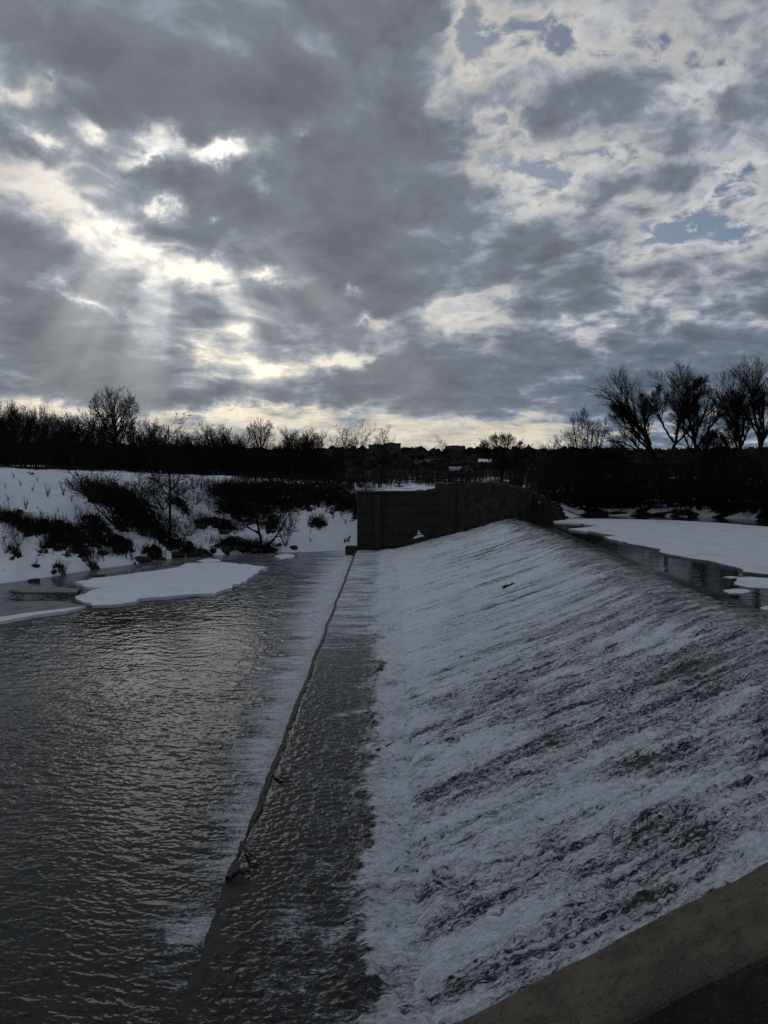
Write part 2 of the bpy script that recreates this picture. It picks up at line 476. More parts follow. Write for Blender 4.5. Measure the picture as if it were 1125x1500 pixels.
# ---- water running over the weir: crest, slope, boil at the toe
def build_slope():
    X1, Z1, S1 = resample(PROFILE[:10], .021)
    k = X1 > -.02
    X1, Z1, S1 = X1[k], Z1[k], S1[k]
    ys = rows(Y_WALL - .05, Y_FAR + .3, .0032)
    S, T = np.meshgrid(S1, ys); X = np.meshgrid(X1, ys)[0]; Z = np.meshgrid(Z1, ys)[0]
    TW = T                                     # place along the weir
    T = TW - .30 * np.clip(X, 0, 11)           # the water runs down a little aslant
    # the crest is not quite straight: it wanders a little
    wob = .25 * pn(TW * .12, T * 0 + .3, 5) + .10 * pn(TW * .6, TW * 0, 6)
    down = 11.6 - X
    # froth: little over the lip, most of the slope white, dark lanes that follow the flow
    edge = .9 + 1.0 * fbm(T * .35, T * 0, 3, 11) + 1.0 * sstep(28, 14, TW) + 1.2 * pn(T * 2.2, S * .12, 12) + .8 * pn(T * 6.0, S * .2, 13)
    c = sstep(edge - .3, edge + 1.6, down - .9)
    lanes = fbm(T * .75 + .10 * S, S * .16, 4, 21)
    near = sstep(34, 16, TW)
    puffs = fbm(T * 1.5, S * .45, 3, 23)
    streak = fbm(T * 2.6, S * .10, 4, 24)
    foam = c * (1.02 - .27 * near - (.14 + .30 * near) * (.10 + lanes) - (.62 - .32 * near) * sstep(.12, .60, streak) + .16 * sstep(-.1, -.5, streak) + .50 * near * puffs + .25 * near * fbm(T * 3.6, S * 1.5, 3, 25))
    foam = foam + .22 * sstep(3.0, .3, X) * c
    foam = foam - .26 * c * (1 - .5 * near) * sstep(.35, .62, fbm(T * 1.6, S * .10, 3, 31) + .25)
    # bare brown places in front
    def hole(px, py, rx, ry, dz=.0):
        z = np.interp
        p = at_z(px, py, .6)
        for _ in range(4):
            p = at_z(px, py, float(np.interp(p.x, PROFILE[::-1, 0], PROFILE[::-1, 1])))
        q = ((X - p.x) / rx) ** 2 + ((TW - p.y) / ry) ** 2
        return np.exp(-q * (1 + .5 * pn(X * 1.5, T * 1.5, 77)))
    hol = hole(690, 1155, 1.0, .55) * .55 + hole(640, 1320, .62, .42) * .75 + hole(1075, 1000, 1.3, .8) * .45 + hole(610, 1165, .4, .9) * .25 + hole(960, 1120, .9, .4) * .3 + hole(680, 1360, .3, .35) * .3
    foam = foam - hol
    swell = hole(985, 1175, .8, .55) * .16 + hole(660, 1285, .7, .20) * .14 + hole(1000, 1195, 1.2, .7) * .06
    foam = foam + swell * 2.0
    foam = np.maximum(foam, (.02 + .56 * sstep(.30, .95, ridge(T * 2.6, S * .35, 3, 41) - .3)) * sstep(.5, 1.5, down))  # thin pale streaks over the lip, glints painted as froth
    # turbulence
    rough = .25 + .75 * c
    w = .3 * pn(S * .7, T * .7, 3)
    h = .045 * ridge(T * 2.1 + w, S * .55, 3, 51) + .050 * fbm(T * 3.4 + w, S * 1.0, 4, 52) + .034 * fbm(T * 8, S * 3.0, 3, 53) * (.35 + near)
    h = h + .05 * fbm(T * .8, S * .35, 2, 54) - .04 * streak + .15 * near * np.maximum(puffs, 0) + .05 * near * ridge(T * 4.2 + w, S * 2.4, 3, 56)
    h = h + near * (.016 * ridge(T * 15, S * 6, 2, 55) + .030 * fbm(T * 7.5, S * 4.2, 3, 57) * (1 + .5 * fbm(T * 1.1, S * .9, 2, 58)))
    h = h * rough + swell
    boil = sstep(1.0, .1, X)
    h = h + boil * (.05 + .14 * np.abs(fbm(TW * 1.7, X * 1.7, 4, 61))) - .42 * sstep(.75, -.02, X)
    # stones and ledges showing through at the lip make small steps
    lip = np.exp(-((down - 2.2) / .9) ** 2)
    h = h + lip * (.05 * ridge(T * 1.3 + .3 * S, S * 1.1, 3, 62) - .03)
    h = h + np.exp(-((down - 2.0) / 1.3) ** 2) * (.035 * ridge(T * 3.1 + .5 * pn(S, T, 64), S * .55, 3, 65) + .05 * near * ridge(T * 1.1 + S * .3, S * 1.3, 4, 66))
    Z = Z + h + np.where(down < 1.2, 0, 0)
    X = X + wob * sstep(.2, 3.0, X) - h * .35 * sstep(.3, 1.5, X)
    up = sstep(.8, .0, down)
    Z = Z * (1 - up) + up * (2.70 + .004 * pn(T * 2, S * 2, 63))
    V = np.stack([X, TW, Z], -1).reshape(-1, 3)
    at = {'flow': np.stack([S, T, S * 0], -1).reshape(-1, 3), 'foam': np.clip(foam, 0, 1.2).ravel()}
    me = mesh_np('weir_slope_water', V, [grid_faces(*S.shape)[:, ::-1]], at)
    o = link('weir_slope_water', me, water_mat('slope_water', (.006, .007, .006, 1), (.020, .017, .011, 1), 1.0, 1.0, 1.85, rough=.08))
    tag(o, kind='structure')

# ---- shallow water on the apron at the foot of the slope, spilling over the ledge
def ledge_x(T):
    return LEDGE_X + .10 * pn(T * .35, T * 0 + 4, 71) + .04 * pn(T * 1.7, T * 0, 72)

def build_apron():
    ys = rows(Y_WALL - .05, Y_FAR + .3, .0026)
    cx = np.concatenate([np.linspace(.25, -2.62, 190)])
    U, T = np.meshgrid(np.linspace(0, 1, 200), ys)
    X = 1.3 + (ledge_x(T) + .04 - 1.3) * U
    S = -X
    near = sstep(30, 15, T)
    toe = sstep(-1.0, -.1, X)
    reach = .80 + 1.15 * fbm(T * .45, T * 0, 3, 81) + .9 * sstep(24, 40, T) - .15 * near
    f = sstep(reach, reach * .25, -X + .35 * fbm(T * 2.5, X * 2.0, 3, 89)) * (1.02 - .14 * near + .3 * fbm(T * .8, S * .8, 3, 82))
    f = np.maximum(f, sstep(20, 36, T) * (.74 + .40 * fbm(T * 1.1, S * .25, 3, 83)))
    f = np.maximum(f, sstep(.1, .5, fbm(T * .5, S * .7, 3, 84)) * .58 * sstep(2.4, 1.2, -X))
    f = np.maximum(f, .14 + .22 * sstep(.0, .5, fbm(T * 2.2, S * 2.2, 3, 90)))
    f = f - .22 * near * sstep(-1.4, -2.4, X)
    w = .25 * pn(S * .8, T * .8, 85)
    h = .014 * ridge(T * 4.6 + w, S * 2.6 + w, 3, 86) + .015 * fbm(T * 8.5, S * 5.6, 3, 87) + .009 * fbm(T * 17, S * 11, 2, 88) * near
    h = h * (.9 + .9 * np.clip(f, 0, 1))
    h = h + toe * (.04 + .26 * np.abs(fbm(T * 1.3, X * 1.5, 4, 67))) + .09 * np.clip(X, 0, 2)
    Z = .035 + h * sstep(1.0, .97, U) - .02 * sstep(.97, 1.0, U)
    V = np.stack([X, T, Z], -1).reshape(-1, 3)
    at = {'flow': np.stack([S + 11.6, T, S * 0], -1).reshape(-1, 3), 'foam': np.clip(f, 0, 1.2).ravel()}
    me = mesh_np('apron_water', V, [grid_faces(*S.shape)[:, ::-1]], at)
    o = link('apron_water', me, water_mat('apron_water', (.004, .0055, .004, 1), (.009, .009, .006, 1), 1.0, 1.6, rough=.04))
    tag(o, kind='structure')

# ---- the river below
def build_pool():
    ys = np.concatenate([rows(5.0, 8.6, .006), rows(8.62, 24, .0019), rows(24.05, 66.0, .0030)])
    U, T = np.meshgrid(np.linspace(0, 1, 720), ys)
    xr = ledge_x(T) - .015
    xl = -.72 * T - 9
    X = xr + (xl - xr) * U ** 1.15
    D = xr - X                                   # distance from the ledge
    w = .5 * fbm(X * .35, T * .35, 2, 91)
    sl = .12 * X                                 # crests lean a little
    h = .012 * ridge(X * 1.5 + w, (T + sl) * 3.4 + w, 2, 92) + .014 * fbm(X * 1.2 + w, (T + sl) * 2.4, 2, 93)
    h = h + .0085 * ridge(X * 4.6 + w, (T + sl) * 9.5 + w, 2, 94) + .006 * fbm(X * 9.0, (T + sl) * 17.0, 2, 95)
    h = h + .022 * pn(X * .3, T * .55, 96)
    h = h * 1.35
    gust = .80 + .75 * fbm(X * .13, T * .11, 3, 97)
    calm = sstep(40, 46, T) * sstep(-14, -19, X)           # sheltered by the ice
    h = h * gust * (1 - .85 * calm)
    # foam below the ledge
    band = .8 + 1.0 * sstep(12, 24, T) + 1.6 * sstep(24, 45, T)
    band = band * (.75 + .6 * fbm(T * .8, T * 0, 3, 101)) + .5 * (pn(T * 3.2, D * .25, 102))
    f = sstep(band * 2.1, band * .0, D) * (.98 - .10 * sstep(26, 14, T)) * sstep(11.8, 13.6, T)
    f = np.maximum(f, .36 * sstep(14, 5, D * sstep(60, 20, T) + 4) * sstep(30, 44, T) * (.6 + ridge(T * 1.6, D * .16, 2, 103) * .35))
    # splash under the broken end of the ledge
    p = at_z(292, 1362, Z_POOL)
    q = ((X - p.x) / .75) ** 2 + ((T - p.y) / .75) ** 2
    f = np.maximum(f, np.exp(-q) * (.75 + .5 * fbm(X * 1.6, T * 1.6, 3, 104)))
    f = np.maximum(f, .55 * np.exp(-((D - .35) / .5) ** 2) * sstep(11.5, 9.5, T) * (.6 + fbm(T * 1.3, D, 2, 105)))
    f = np.clip(f, 0, 1.1)
    h = h + .05 * f * (.5 + fbm(X * 2.0, T * 3.2, 3, 106))
    Z = Z_POOL + h
    V = np.stack([X, T, Z], -1).reshape(-1, 3)
    at = {'flow': np.stack([-X, T, X * 0], -1).reshape(-1, 3), 'foam': f.ravel()}
    me = mesh_np('lower_river_water', V, [grid_faces(*X.shape)[:, ::-1]], at)
    o = link('lower_river_water', me, water_mat('pool_water', (.004, .0065, .005, 1), (.008, .010, .007, 1), 1.3, 1.4, rough=.04, rip=(5.0, .006)))
    tag(o, kind='structure')

# ---- the impounded river above the crest, very still
def build_upper():
    m, nt, out = new_mat('still_water')
    p = nt.node('ShaderNodeNewGeometry').outputs['Position']
    n = nt.noise(nt.vmath('MULTIPLY', p, (.5, 2.6, 1)), 1.0, 4, .55)
    principled(nt, out, Base_Color=(.010, .012, .010, 1), Roughness=.03, IOR=1.33, Normal=bump(nt, n, .8, .018))
    V = [(11.0, 3, Z_UP - .02), (140, 3, Z_UP - .02), (140, 90, Z_UP - .02), (11.0, 90, Z_UP - .02)]
    me = mesh_np('upper_river_water', V, [np.array([[0, 1, 2, 3]])])
    tag(link('upper_river_water', me, m), kind='structure')
build_slope(); build_apron(); build_pool(); build_upper()
# ------------------------------------------------------------------ the land: snowy banks, fields and the far hillside
WL = [(-420, 905), (-120, 868), (0, 856), (60, 848), (130, 836), (190, 828), (240, 820), (330, 814), (400, 811), (470, 809), (523, 807), (545, 807)]
WLP = np.array(sorted((at_z(x, y, Z_POOL).x, at_z(x, y, Z_POOL).y) for x, y in WL))
WR = [(795, 764), (850, 757), (900, 756), (1000, 757), (1125, 762), (1400, 772), (1900, 790)]
WRP = np.array(sorted((at_z(x, y, Z_UP).x, at_z(x, y, Z_UP).y) for x, y in WR))

# dark bare earth where the bank has slipped or stays under brush: (px, py, rx, ry) in the photograph, carried to the ground by build_land
SOIL = [(60, 776, 75, 11), (100, 786, 42, 19), (140, 772, 24, 13), (180, 736, 66, 19), (160, 728, 36, 10), (186, 760, 18, 22), (232, 783, 38, 13), (30, 770, 40, 7), (75, 800, 10, 14),
        (365, 741, 50, 19), (345, 724, 46, 10), (160, 805, 30, 9), (180, 800, 16, 8), (226, 818, 18, 11), (285, 815, 32, 9), (350, 802, 40, 7), (380, 806, 26, 10),
        (474, 731, 52, 10), (430, 716, 110, 6), (505, 742, 22, 8), (466, 768, 12, 7), (418, 742, 28, 8), (395, 772, 14, 8), (262, 742, 16, 7), (205, 842, 6, 5), (135, 832, 9, 6), (90, 838, 6, 4), (20, 812, 12, 4), (310, 768, 30, 5), (330, 775, 22, 4), (400, 704, 60, 5)]

def bank_line(X):
    yl = np.interp(X, WLP[:, 0], WLP[:, 1])
    yr = np.interp(X, WRP[:, 0], WRP[:, 1])
    y = np.where(X < -2.4, yl, np.where(X < 12.0, Y_FAR + 1.35, yr))
    return y

def land_z(X, Y):
    d = Y - bank_line(X)
    left = X < -2.4
    mid = (X >= -2.4) & (X < 12.0)
    # left: slope to a snowy brow, higher further left
    brow = np.interp(X, [-60, -38, -30, -20, -10, -2.4], [7.1, 6.75, 6.3, 5.6, 4.9, 4.6])
    run = np.interp(X, [-60, -36, -20, -10, -3], [26, 26, 19, 13, 9])
    t = np.clip(d / run, 0, 1)
    zl = Z_POOL - .15 + (brow - Z_POOL + .15) * (.75 * t + .25 * t * t * (3 - 2 * t)) - .0
    zl = zl + .25 * sstep(0, 1.2, d)
    zm = np.full_like(X, 4.75)
    zr = Z_UP - .15 + 1.1 * sstep(0, 4.0, d) + .9 * sstep(5, 30, d)
    zr = np.where(X > 12.0, zr + (4.7 - zr) * sstep(14.5, 12.0, X) * sstep(-.5, .8, d), zr)
    z = np.where(left, zl, np.where(mid, zm, zr))
    bed = np.where(X < 11.0, -2.2, 1.2)
    wet = sstep(0, -1.6, d)
    z = z * (1 - wet) + bed * wet
    # fields beyond, falling gently and then rising to the wooded hillside
    far = sstep(85, 150, Y)
    zf = 4.3 - 0.8 * sstep(110, 260, Y) + 17.5 * sstep(430, 1000, Y) + 6 * sstep(900, 2600, Y) + 7 * sstep(-120, -420, X) * sstep(100, 700, Y)
    z = z * (1 - far) + zf * far
    lump = .16 * fbm(X * .35, Y * .35, 3, 201) + .05 * fbm(X * 1.6, Y * 1.6, 3, 202)
    z = z + lump * sstep(.0, 1.5, d) * np.where(mid & (Y < 63), 0, 1) + far * (.6 * fbm(X * .03, Y * .03, 3, 203))
    return z

def project(X, Y, Z):
    M = np.array(CAM_ROT.transposed())
    q = np.stack([X - CAM.x, Y - CAM.y, Z - CAM.z], -1) @ M.T
    return 562.5 + F * q[..., 0] / -q[..., 2], 750 - F * q[..., 1] / -q[..., 2]

# each patch of bare earth gets its place, width and length on the ground, once
def soil_patches():
    ys = np.linspace(46, 100, 2200)
    out = []
    for (px, py, rx, ry) in SOIL:
        d = ray(px, py)
        t = ys / d.y
        X = d.x * t; Z = CAM.z + d.z * t
        h = Z - land_z(X, ys)
        k = np.argmax(h < 0) if (h < 0).any() else -1
        x0, y0 = X[k], ys[k]
        d2 = ray(px, py - ry); t2 = ys / d2.y
        h2 = CAM.z + d2.z * t2 - land_z(d2.x * t2, ys)
        k2 = np.argmax(h2 < 0) if (h2 < 0).any() else k
        ry_w = max(.25, min(9.0, abs(ys[k2] - y0)))
        out.append((x0, y0, rx / F * y0, ry_w))
    return out
PATCHES = soil_patches()

def ground_at(px, py, y0=40, y1=400):
    """where a photograph position meets the land"""
    ys = np.linspace(y0, y1, 6000); d = ray(px, py); t = ys / d.y
    h = CAM.z + d.z * t - land_z(d.x * t, ys)
    k = np.argmax(h < 0) if (h < 0).any() else len(ys) - 1
    return float(d.x * t[k]), float(ys[k])

def zland(x, y):
    return float(land_z(np.array([x]), np.array([y]))[0])

def build_land():
    ys = np.concatenate([rows(36, 105, .0035), rows(105.5, 6000, .016)])
    U, Y = np.meshgrid(np.linspace(-1.05, 1.05, 760), ys)
    X = U * (Y + 4)
    Z = land_z(X, Y)
    d = Y - bank_line(X)
    wx = X + .9 * fbm(X * .5, Y * .5, 3, 211); wy = Y + 1.6 * fbm(X * .5, Y * .4, 3, 212)
    soil = np.zeros_like(X)
    for (x0, y0, rx, ry) in PATCHES:
        q = ((wx - x0) / (rx * 1.05)) ** 2 + ((wy - y0) / (ry * 1.15 + .2)) ** 2
        soil = np.maximum(soil, .80 * sstep(1.45, .35, q))
    # slipped edges stand up as rough clods
    Z = Z + soil * sstep(0, 1, d) * (.10 + .45 * np.abs(fbm(X * 1.1, Y * 1.1, 4, 213)))
    # scattered stubble in the snow
    st = sstep(.34, .6, fbm(X * .9, Y * .55, 4, 221)) * .8 * sstep(1, 4, d)
    soil = np.maximum(soil, st * np.where(X < -2.4, .75, 1))
    # wet margin
    soil = np.maximum(soil, sstep(.5, .05, np.abs(d + .1)) * np.where(X > 11, .9, .35) * (fbm(X * .7, Y * .7, 2, 222) > -.05))
    # behind the brow and on the right: brushy ground, then dark fields and the wooded hill
    n = fbm(X * .10, Y * .045, 4, 223)
    veg = np.where(X < -6, sstep(26, 36, d + 6 * n), sstep(18, 40, Y - 62 + 26 * n)) * (.93)
    snowgap = sstep(.06, .32, n) * sstep(360, 150, Y)
    veg = veg * (1 - .92 * snowgap)
    right = (X > 12) & (Y < 110)
    veg = np.where(right, np.maximum(veg, sstep(-.30, .12, fbm(X * .22, Y * .20, 3, 224)) * sstep(1.5, 4, d)), veg)
    veg = np.where((X > -4) & (X < 8.5) & (Y < 92) & (Y > 62), sstep(.12, .4, fbm(X * .5, Y * .25, 3, 225)) * .8, veg)
    veg = np.where((X > 12) & (Y < 80), np.maximum(veg, sstep(-.14, .22, fbm(X * .30, Y * .8, 3, 227)) * sstep(-.2, .6, d)), veg)
    veg = np.where((X > 10.5) & (X < 15.0) & (Y < 68), .95, veg)
    veg = np.where((X > 3.6) & (X < 14.0) & (Y < 72), np.maximum(veg, .9 - .5 * (fbm(X * .6, Y * .4, 3, 226) > .22)), veg)
    veg = np.maximum(veg, sstep(330, 430, Y) * .97)
    soil = np.clip(np.maximum(soil, veg), 0, 1)
    V = np.stack([X, Y, Z], -1).reshape(-1, 3)
    me = mesh_np('ground', V, [grid_faces(*X.shape)], {'soil': soil.ravel()})
    m, nt, out = new_mat('snowy_ground')
    p = nt.node('ShaderNodeNewGeometry').outputs['Position']
    s = nt.node('ShaderNodeAttribute', attribute_name='soil').outputs['Fac']
    n1 = nt.noise(p, 1.6, 6, .65); n2 = nt.noise(p, 6.0, 5, .7); n0 = nt.noise(p, .35, 4, .6)
    a = nt.math('MULTIPLY_ADD', nt.math('SUBTRACT', n1, .5), 1.9, s)
    a = nt.math('MULTIPLY_ADD', nt.math('SUBTRACT', n2, .5), 1.5, a)
    mask = nt.smooth(a, .42, .60)
    snow = nt.mix(nt.smooth(n0, .4, .7), (.68, .72, .80, 1), (.61, .65, .72, 1))
    earth = nt.mix(n1, (.006, .0055, .005, 1), (.018, .015, .011, 1))
    h = nt.math('MULTIPLY_ADD', n2, .3, nt.math('MULTIPLY', n1, 1.0))
    principled(nt, out, Base_Color=nt.mix(mask, snow, earth), Roughness=.9, Specular_IOR_Level=.15,
               Normal=bump(nt, h, nt.math('MULTIPLY_ADD', mask, .4, .4), .25))
    tag(link('ground', me, m), kind='structure')

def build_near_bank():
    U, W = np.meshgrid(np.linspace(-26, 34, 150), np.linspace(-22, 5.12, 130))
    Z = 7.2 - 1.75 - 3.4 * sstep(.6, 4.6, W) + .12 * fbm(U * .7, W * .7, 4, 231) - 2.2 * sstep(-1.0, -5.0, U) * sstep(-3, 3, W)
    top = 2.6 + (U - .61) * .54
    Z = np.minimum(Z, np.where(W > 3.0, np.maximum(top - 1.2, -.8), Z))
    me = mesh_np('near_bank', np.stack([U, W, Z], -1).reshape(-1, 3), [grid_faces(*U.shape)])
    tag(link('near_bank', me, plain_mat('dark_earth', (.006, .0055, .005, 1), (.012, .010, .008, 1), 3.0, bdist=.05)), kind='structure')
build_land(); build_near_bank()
SOIL_PATCHES = PATCHES
# ------------------------------------------------------------------ bare winter trees, grown branch by branch
class Branches:
    def __init__(self):
        self.b = {}
    def add(self, pts, rad, sides):
        self.b.setdefault((len(pts), sides), []).append((pts, rad))
    def mesh(self, name):
        Vs, Fs, off = [], [], 0
        for (n, k), lst in self.b.items():
            P = np.array([p for p, r in lst], np.float32); Rr = np.array([r for p, r in lst], np.float32)
            T = np.gradient(P, axis=1); T /= np.linalg.norm(T, axis=2, keepdims=True) + 1e-9
            ref = np.where(np.abs(T[:, :1, 2:3]) > .9, np.array([[[1., 0, 0]]]), np.array([[[0., 0, 1.]]]))
            A = np.cross(T, np.broadcast_to(ref, T.shape)); A /= np.linalg.norm(A, axis=2, keepdims=True) + 1e-9
            B = np.cross(T, A)
            ang = np.arange(k) * 2 * math.pi / k
            ring = P[:, :, None] + Rr[:, :, None, None] * (A[:, :, None] * np.cos(ang)[None, None, :, None] + B[:, :, None] * np.sin(ang)[None, None, :, None])
            nb = len(lst)
            Vs.append(ring.reshape(-1, 3))
            base = (np.arange(nb)[:, None, None] * n + np.arange(n - 1)[None, :, None]) * k
            j = np.arange(k)[None, None]; j2 = (j + 1) % k
            f = np.stack([base + j, base + j2, base + k + j2, base + k + j], -1).reshape(-1, 4)
            Fs.append(f + off); off += nb * n * k
        return mesh_np(name, np.concatenate(Vs), [np.concatenate(Fs)], smooth=True)

ENV = [None]     # an ellipsoid that the crown fills: (centre height, radius across, radius up)

def reach(p, d, L):
    zc, rx, rz = ENV[0]
    t = L
    for k in range(1, 9):
        x, y, z = p[0] + d[0] * L * k / 8, p[1] + d[1] * L * k / 8, p[2] + d[2] * L * k / 8
        if (x * x + y * y) / rx ** 2 + ((z - zc) / rz) ** 2 > 1:
            return L * max(.12, (k - .5) / 8)
    return L

def grow(rnd, trunk, crown, p, d, L, r, lev, levels, rmin):
    """one branch and what springs from it; levels[lev] = dict(seg, wig, trop, n, t0, ang, ratio, taper)"""
    q = levels[lev]
    if ENV[0] and lev:
        L = reach(p, d, L) * rnd.uniform(.85, 1.12)
    n = q['seg']; pts = [tuple(p)]; rad = [r]
    px, py, pz = p; dx, dy, dz = d
    w = q['wig']; step = L / n; last = lev == len(levels) - 1
    end = rmin * .5 if last else max(rmin, r * q.get('taper', .35))
    dirs = [(dx, dy, dz)]
    for i in range(n):
        dx += rnd.gauss(0, w); dy += rnd.gauss(0, w); dz += rnd.gauss(0, w) + q['trop']
        m = 1 / math.sqrt(dx * dx + dy * dy + dz * dz); dx *= m; dy *= m; dz *= m
        px += dx * step; py += dy * step; pz += dz * step
        pts.append((px, py, pz)); rad.append(r + (end - r) * (i + 1) / n); dirs.append((dx, dy, dz))
    (trunk if lev == 0 else crown).add(pts, rad, 7 if lev == 0 else 5 if lev == 1 else 3)
    if not last:
        sprout(rnd, trunk, crown, pts, rad, dirs, L, lev, levels, rmin)

def sprout(rnd, trunk, crown, pts, rad, dirs, L, lev, levels, rmin):
    q = levels[lev]; n = len(pts) - 1
    k = q['n']; az = rnd.uniform(0, 6.28)
    for j in range(k):
        t = q['t0'] + (1 - q['t0']) * (j + rnd.random()) / k
        i = min(n - 1, int(t * n)); f = t * n - i
        a, b = pts[i], pts[i + 1]
        o = tuple(a[c] + (b[c] - a[c]) * f for c in range(3))
        d = Vector(dirs[i + 1])
        side = d.orthogonal().normalized()
        az += 2.4 + rnd.uniform(-.5, .5)
        side = Matrix.Rotation(az, 3, d) @ side
        an = R(rnd.uniform(*q['ang']))
        nd = d * math.cos(an) + side * math.sin(an)
        r = max(rmin, (rad[i] + (rad[i + 1] - rad[i]) * f) * rnd.uniform(.5, .72))
        ll = L * q['ratio'] * (1.15 - q.get('fall', .6) * t) * rnd.uniform(.75, 1.15)
        grow(rnd, trunk, crown, o, nd, ll, r, lev + 1, levels, rmin)

def LV(n1, n2, n3, n4=0, a1=(30, 55), a2=(28, 55), a3=(25, 60), trop=.06, r1=.62, r2=.55, r3=.5, t0=.25, wig=.10, fall=.6):
    lv = [dict(seg=8, wig=wig * .35, trop=.03, n=n1, t0=t0, ang=a1, ratio=r1, fall=fall, taper=.25),
          dict(seg=6, wig=wig, trop=trop, n=n2, t0=.18, ang=a2, ratio=r2, taper=.3),
          dict(seg=4, wig=wig, trop=trop, n=n3, t0=.12, ang=a3, ratio=r3, taper=.4),
          dict(seg=3, wig=wig, trop=trop, n=n4, t0=.1, ang=a3, ratio=.6, taper=.4)]
    if n4:
        lv.append(dict(seg=2, wig=wig, trop=trop, n=0, t0=0, ang=a3, ratio=.5))
    return lv

def make_tree(name, seed, levels, limbs, rmin=.012, env=None):
    ENV[0] = env
    """limbs: list of (base point, direction, length, radius) or (polyline, radius) for the trunk and main boughs"""
    rnd = random.Random(seed)
    tr, cr = Branches(), Branches()
    for lb in limbs:
        if len(lb) == 4:
            p, d, L, r = lb
            grow(rnd, tr, cr, p, Vector(d).normalized(), L, r, 0, levels, rmin)
        else:
            pl, r = lb
            # fine polyline through the given points
            pts = []
            for a, b in zip(pl[:-1], pl[1:]):
                for k in range(4):
                    t = k / 4
                    pts.append(tuple(a[c] + (b[c] - a[c]) * t + rnd.gauss(0, .03) * (1 if pts else 0) for c in range(3)))
            pts.append(tuple(pl[-1]))
            n = len(pts)
            rad = [max(rmin * 1.5, r * (1 - .86 * i / (n - 1))) for i in range(n)]
            dirs = []
            for i in range(n):
                a = Vector(pts[max(0, i - 1)]); b = Vector(pts[min(n - 1, i + 1)])
                dirs.append(tuple((b - a).normalized()))
            L = sum(math.dist(a, b) for a, b in zip(pts[:-1], pts[1:]))
            tr.add(pts, rad, 8)
            sprout(rnd, tr, cr, pts, rad, dirs, L, 0, levels, rmin)
    return tr.mesh(name + '_trunk'), cr.mesh(name + '_crown')

def place(kind, meshes, loc, scale, rz, label, cat='tree', group=None, names=('trunk', 'crown')):
    e = empty(kind, loc, rz)
    e.scale = scale if isinstance(scale, tuple) else (scale,) * 3
    link(names[0], meshes[0], M_BARK, e); link(names[1], meshes[1], M_TWIG, e)
    return tag(e, label, cat, group)

UP = (0, 0, 1)
# prototypes, each about 10 m tall
P_ROUND = make_tree('round', 1, LV(7, 6, 4, 2, a1=(18, 48), a2=(20, 50), trop=.04, r1=.55, r2=.6, t0=.25, fall=.4),
                    [((0, 0, 0), UP, 8.2, .22)] + [((0, 0, 2.3 + .28 * k), (.62 * math.cos(k * 2.4), .62 * math.sin(k * 2.4), .9), 5.2, .10) for k in range(9)], env=(6.0, 3.5, 4.0))
P_BROAD = make_tree('broad', 2, LV(11, 8, 7, 4, a1=(20, 62), a2=(25, 50), trop=.07, r1=.66, t0=.3, fall=.45), [((0, 0, 0), (.1, 0, 1), 6.4, .22), ((0.2, .1, .4), (-.3, .2, 1), 6.0, .16), ((.3, 0, .6), (.4, -.1, 1), 5.8, .15)])
P_SLIM = make_tree('slim', 3, LV(16, 6, 5, 3, a1=(25, 50), trop=.05, r1=.36, r2=.55, t0=.22, fall=.65), [((0, 0, 0), (.03, 0, 1), 9.6, .15)])
P_SPARSE = make_tree('sparse', 4, LV(9, 6, 5, 3, a1=(20, 48), a2=(25, 50), trop=.06, r1=.55, t0=.35, fall=.5), [((0, 0, 0), (-.1, 0, 1), 8.4, .17), ((0, 0, 1.2), (.35, .1, 1), 7.0, .12)])
P_CLUMP = make_tree('clump', 5, LV(9, 6, 5, 3, a1=(12, 40), a2=(18, 45), trop=.10, r1=.42, t0=.3, fall=.5),
                    [((0.3 * math.cos(k * 2.4), .3 * math.sin(k * 2.4), 0), (.28 * math.cos(k * 2.4), .28 * math.sin(k * 2.4), 1), 7.2 + 1.5 * math.sin(k * 3.1), .10) for k in range(6)])
P_DOME = make_tree('dome', 6, LV(8, 8, 5, 3, a1=(14, 40), a2=(20, 45), trop=.02, r1=.5, t0=.35, fall=.3),
                   [((0, 0, 1.6), ((.3 + 1.5 * (k % 4) / 3) * math.cos(k * 2.4), (.3 + 1.5 * (k % 4) / 3) * math.sin(k * 2.4), 1.0), 6.6, .11) for k in range(13)] + [((0, 0, 0), UP, 3.5, .30)], env=(3.0, 4.6, 4.8))
P_ALDER = make_tree('alder', 7, LV(20, 6, 5, 3, a1=(40, 75), a2=(25, 55), trop=.03, r1=.34, r2=.5, t0=.32, fall=.6), [((0, 0, 0), (.02, 0, 1), 10.0, .13)])
P_BUSHY = make_tree('bushy', 8, LV(10, 7, 5, 2, a1=(20, 60), a2=(25, 55), trop=.05, r1=.5, t0=.12, fall=.4),
                    [((.3 * math.cos(k * 2.1), .3 * math.sin(k * 2.1), 0), (.22 * math.cos(k * 2.1), .22 * math.sin(k * 2.1), 1), 8.0, .13) for k in range(5)], env=(5.2, 3.6, 4.8))

def top_of(ms):
    """height under which nearly all of the crown lies"""
    key = ms[1].name
    if key not in TOPS:
        v = np.zeros(len(ms[1].vertices) * 3, np.float32); ms[1].vertices.foreach_get('co', v)
        TOPS[key] = float(np.percentile(v[2::3], 99.3))
    return TOPS[key]
TOPS = {}

def tree_at(kind, proto, px, top, y, natural, label, group=None, wide=1.0, rz=None, base=None):
    """a tree whose crown reaches the photograph position (px, top) at the distance y"""
    if base is not None:
        gx, gy = ground_at(px, base) if base > 0 else (at_y(px, 700, y).x, y)
        y = gy
    P = at_y(px, top, y)
    zb = zland(P.x, y) - .15
    s = (P.z - zb) / top_of(proto)
    return place(kind, proto, (P.x, y, zb), (s * wide, s * wide, s), random.uniform(0, 6.28) if rz is None else rz, label, 'tree', group)

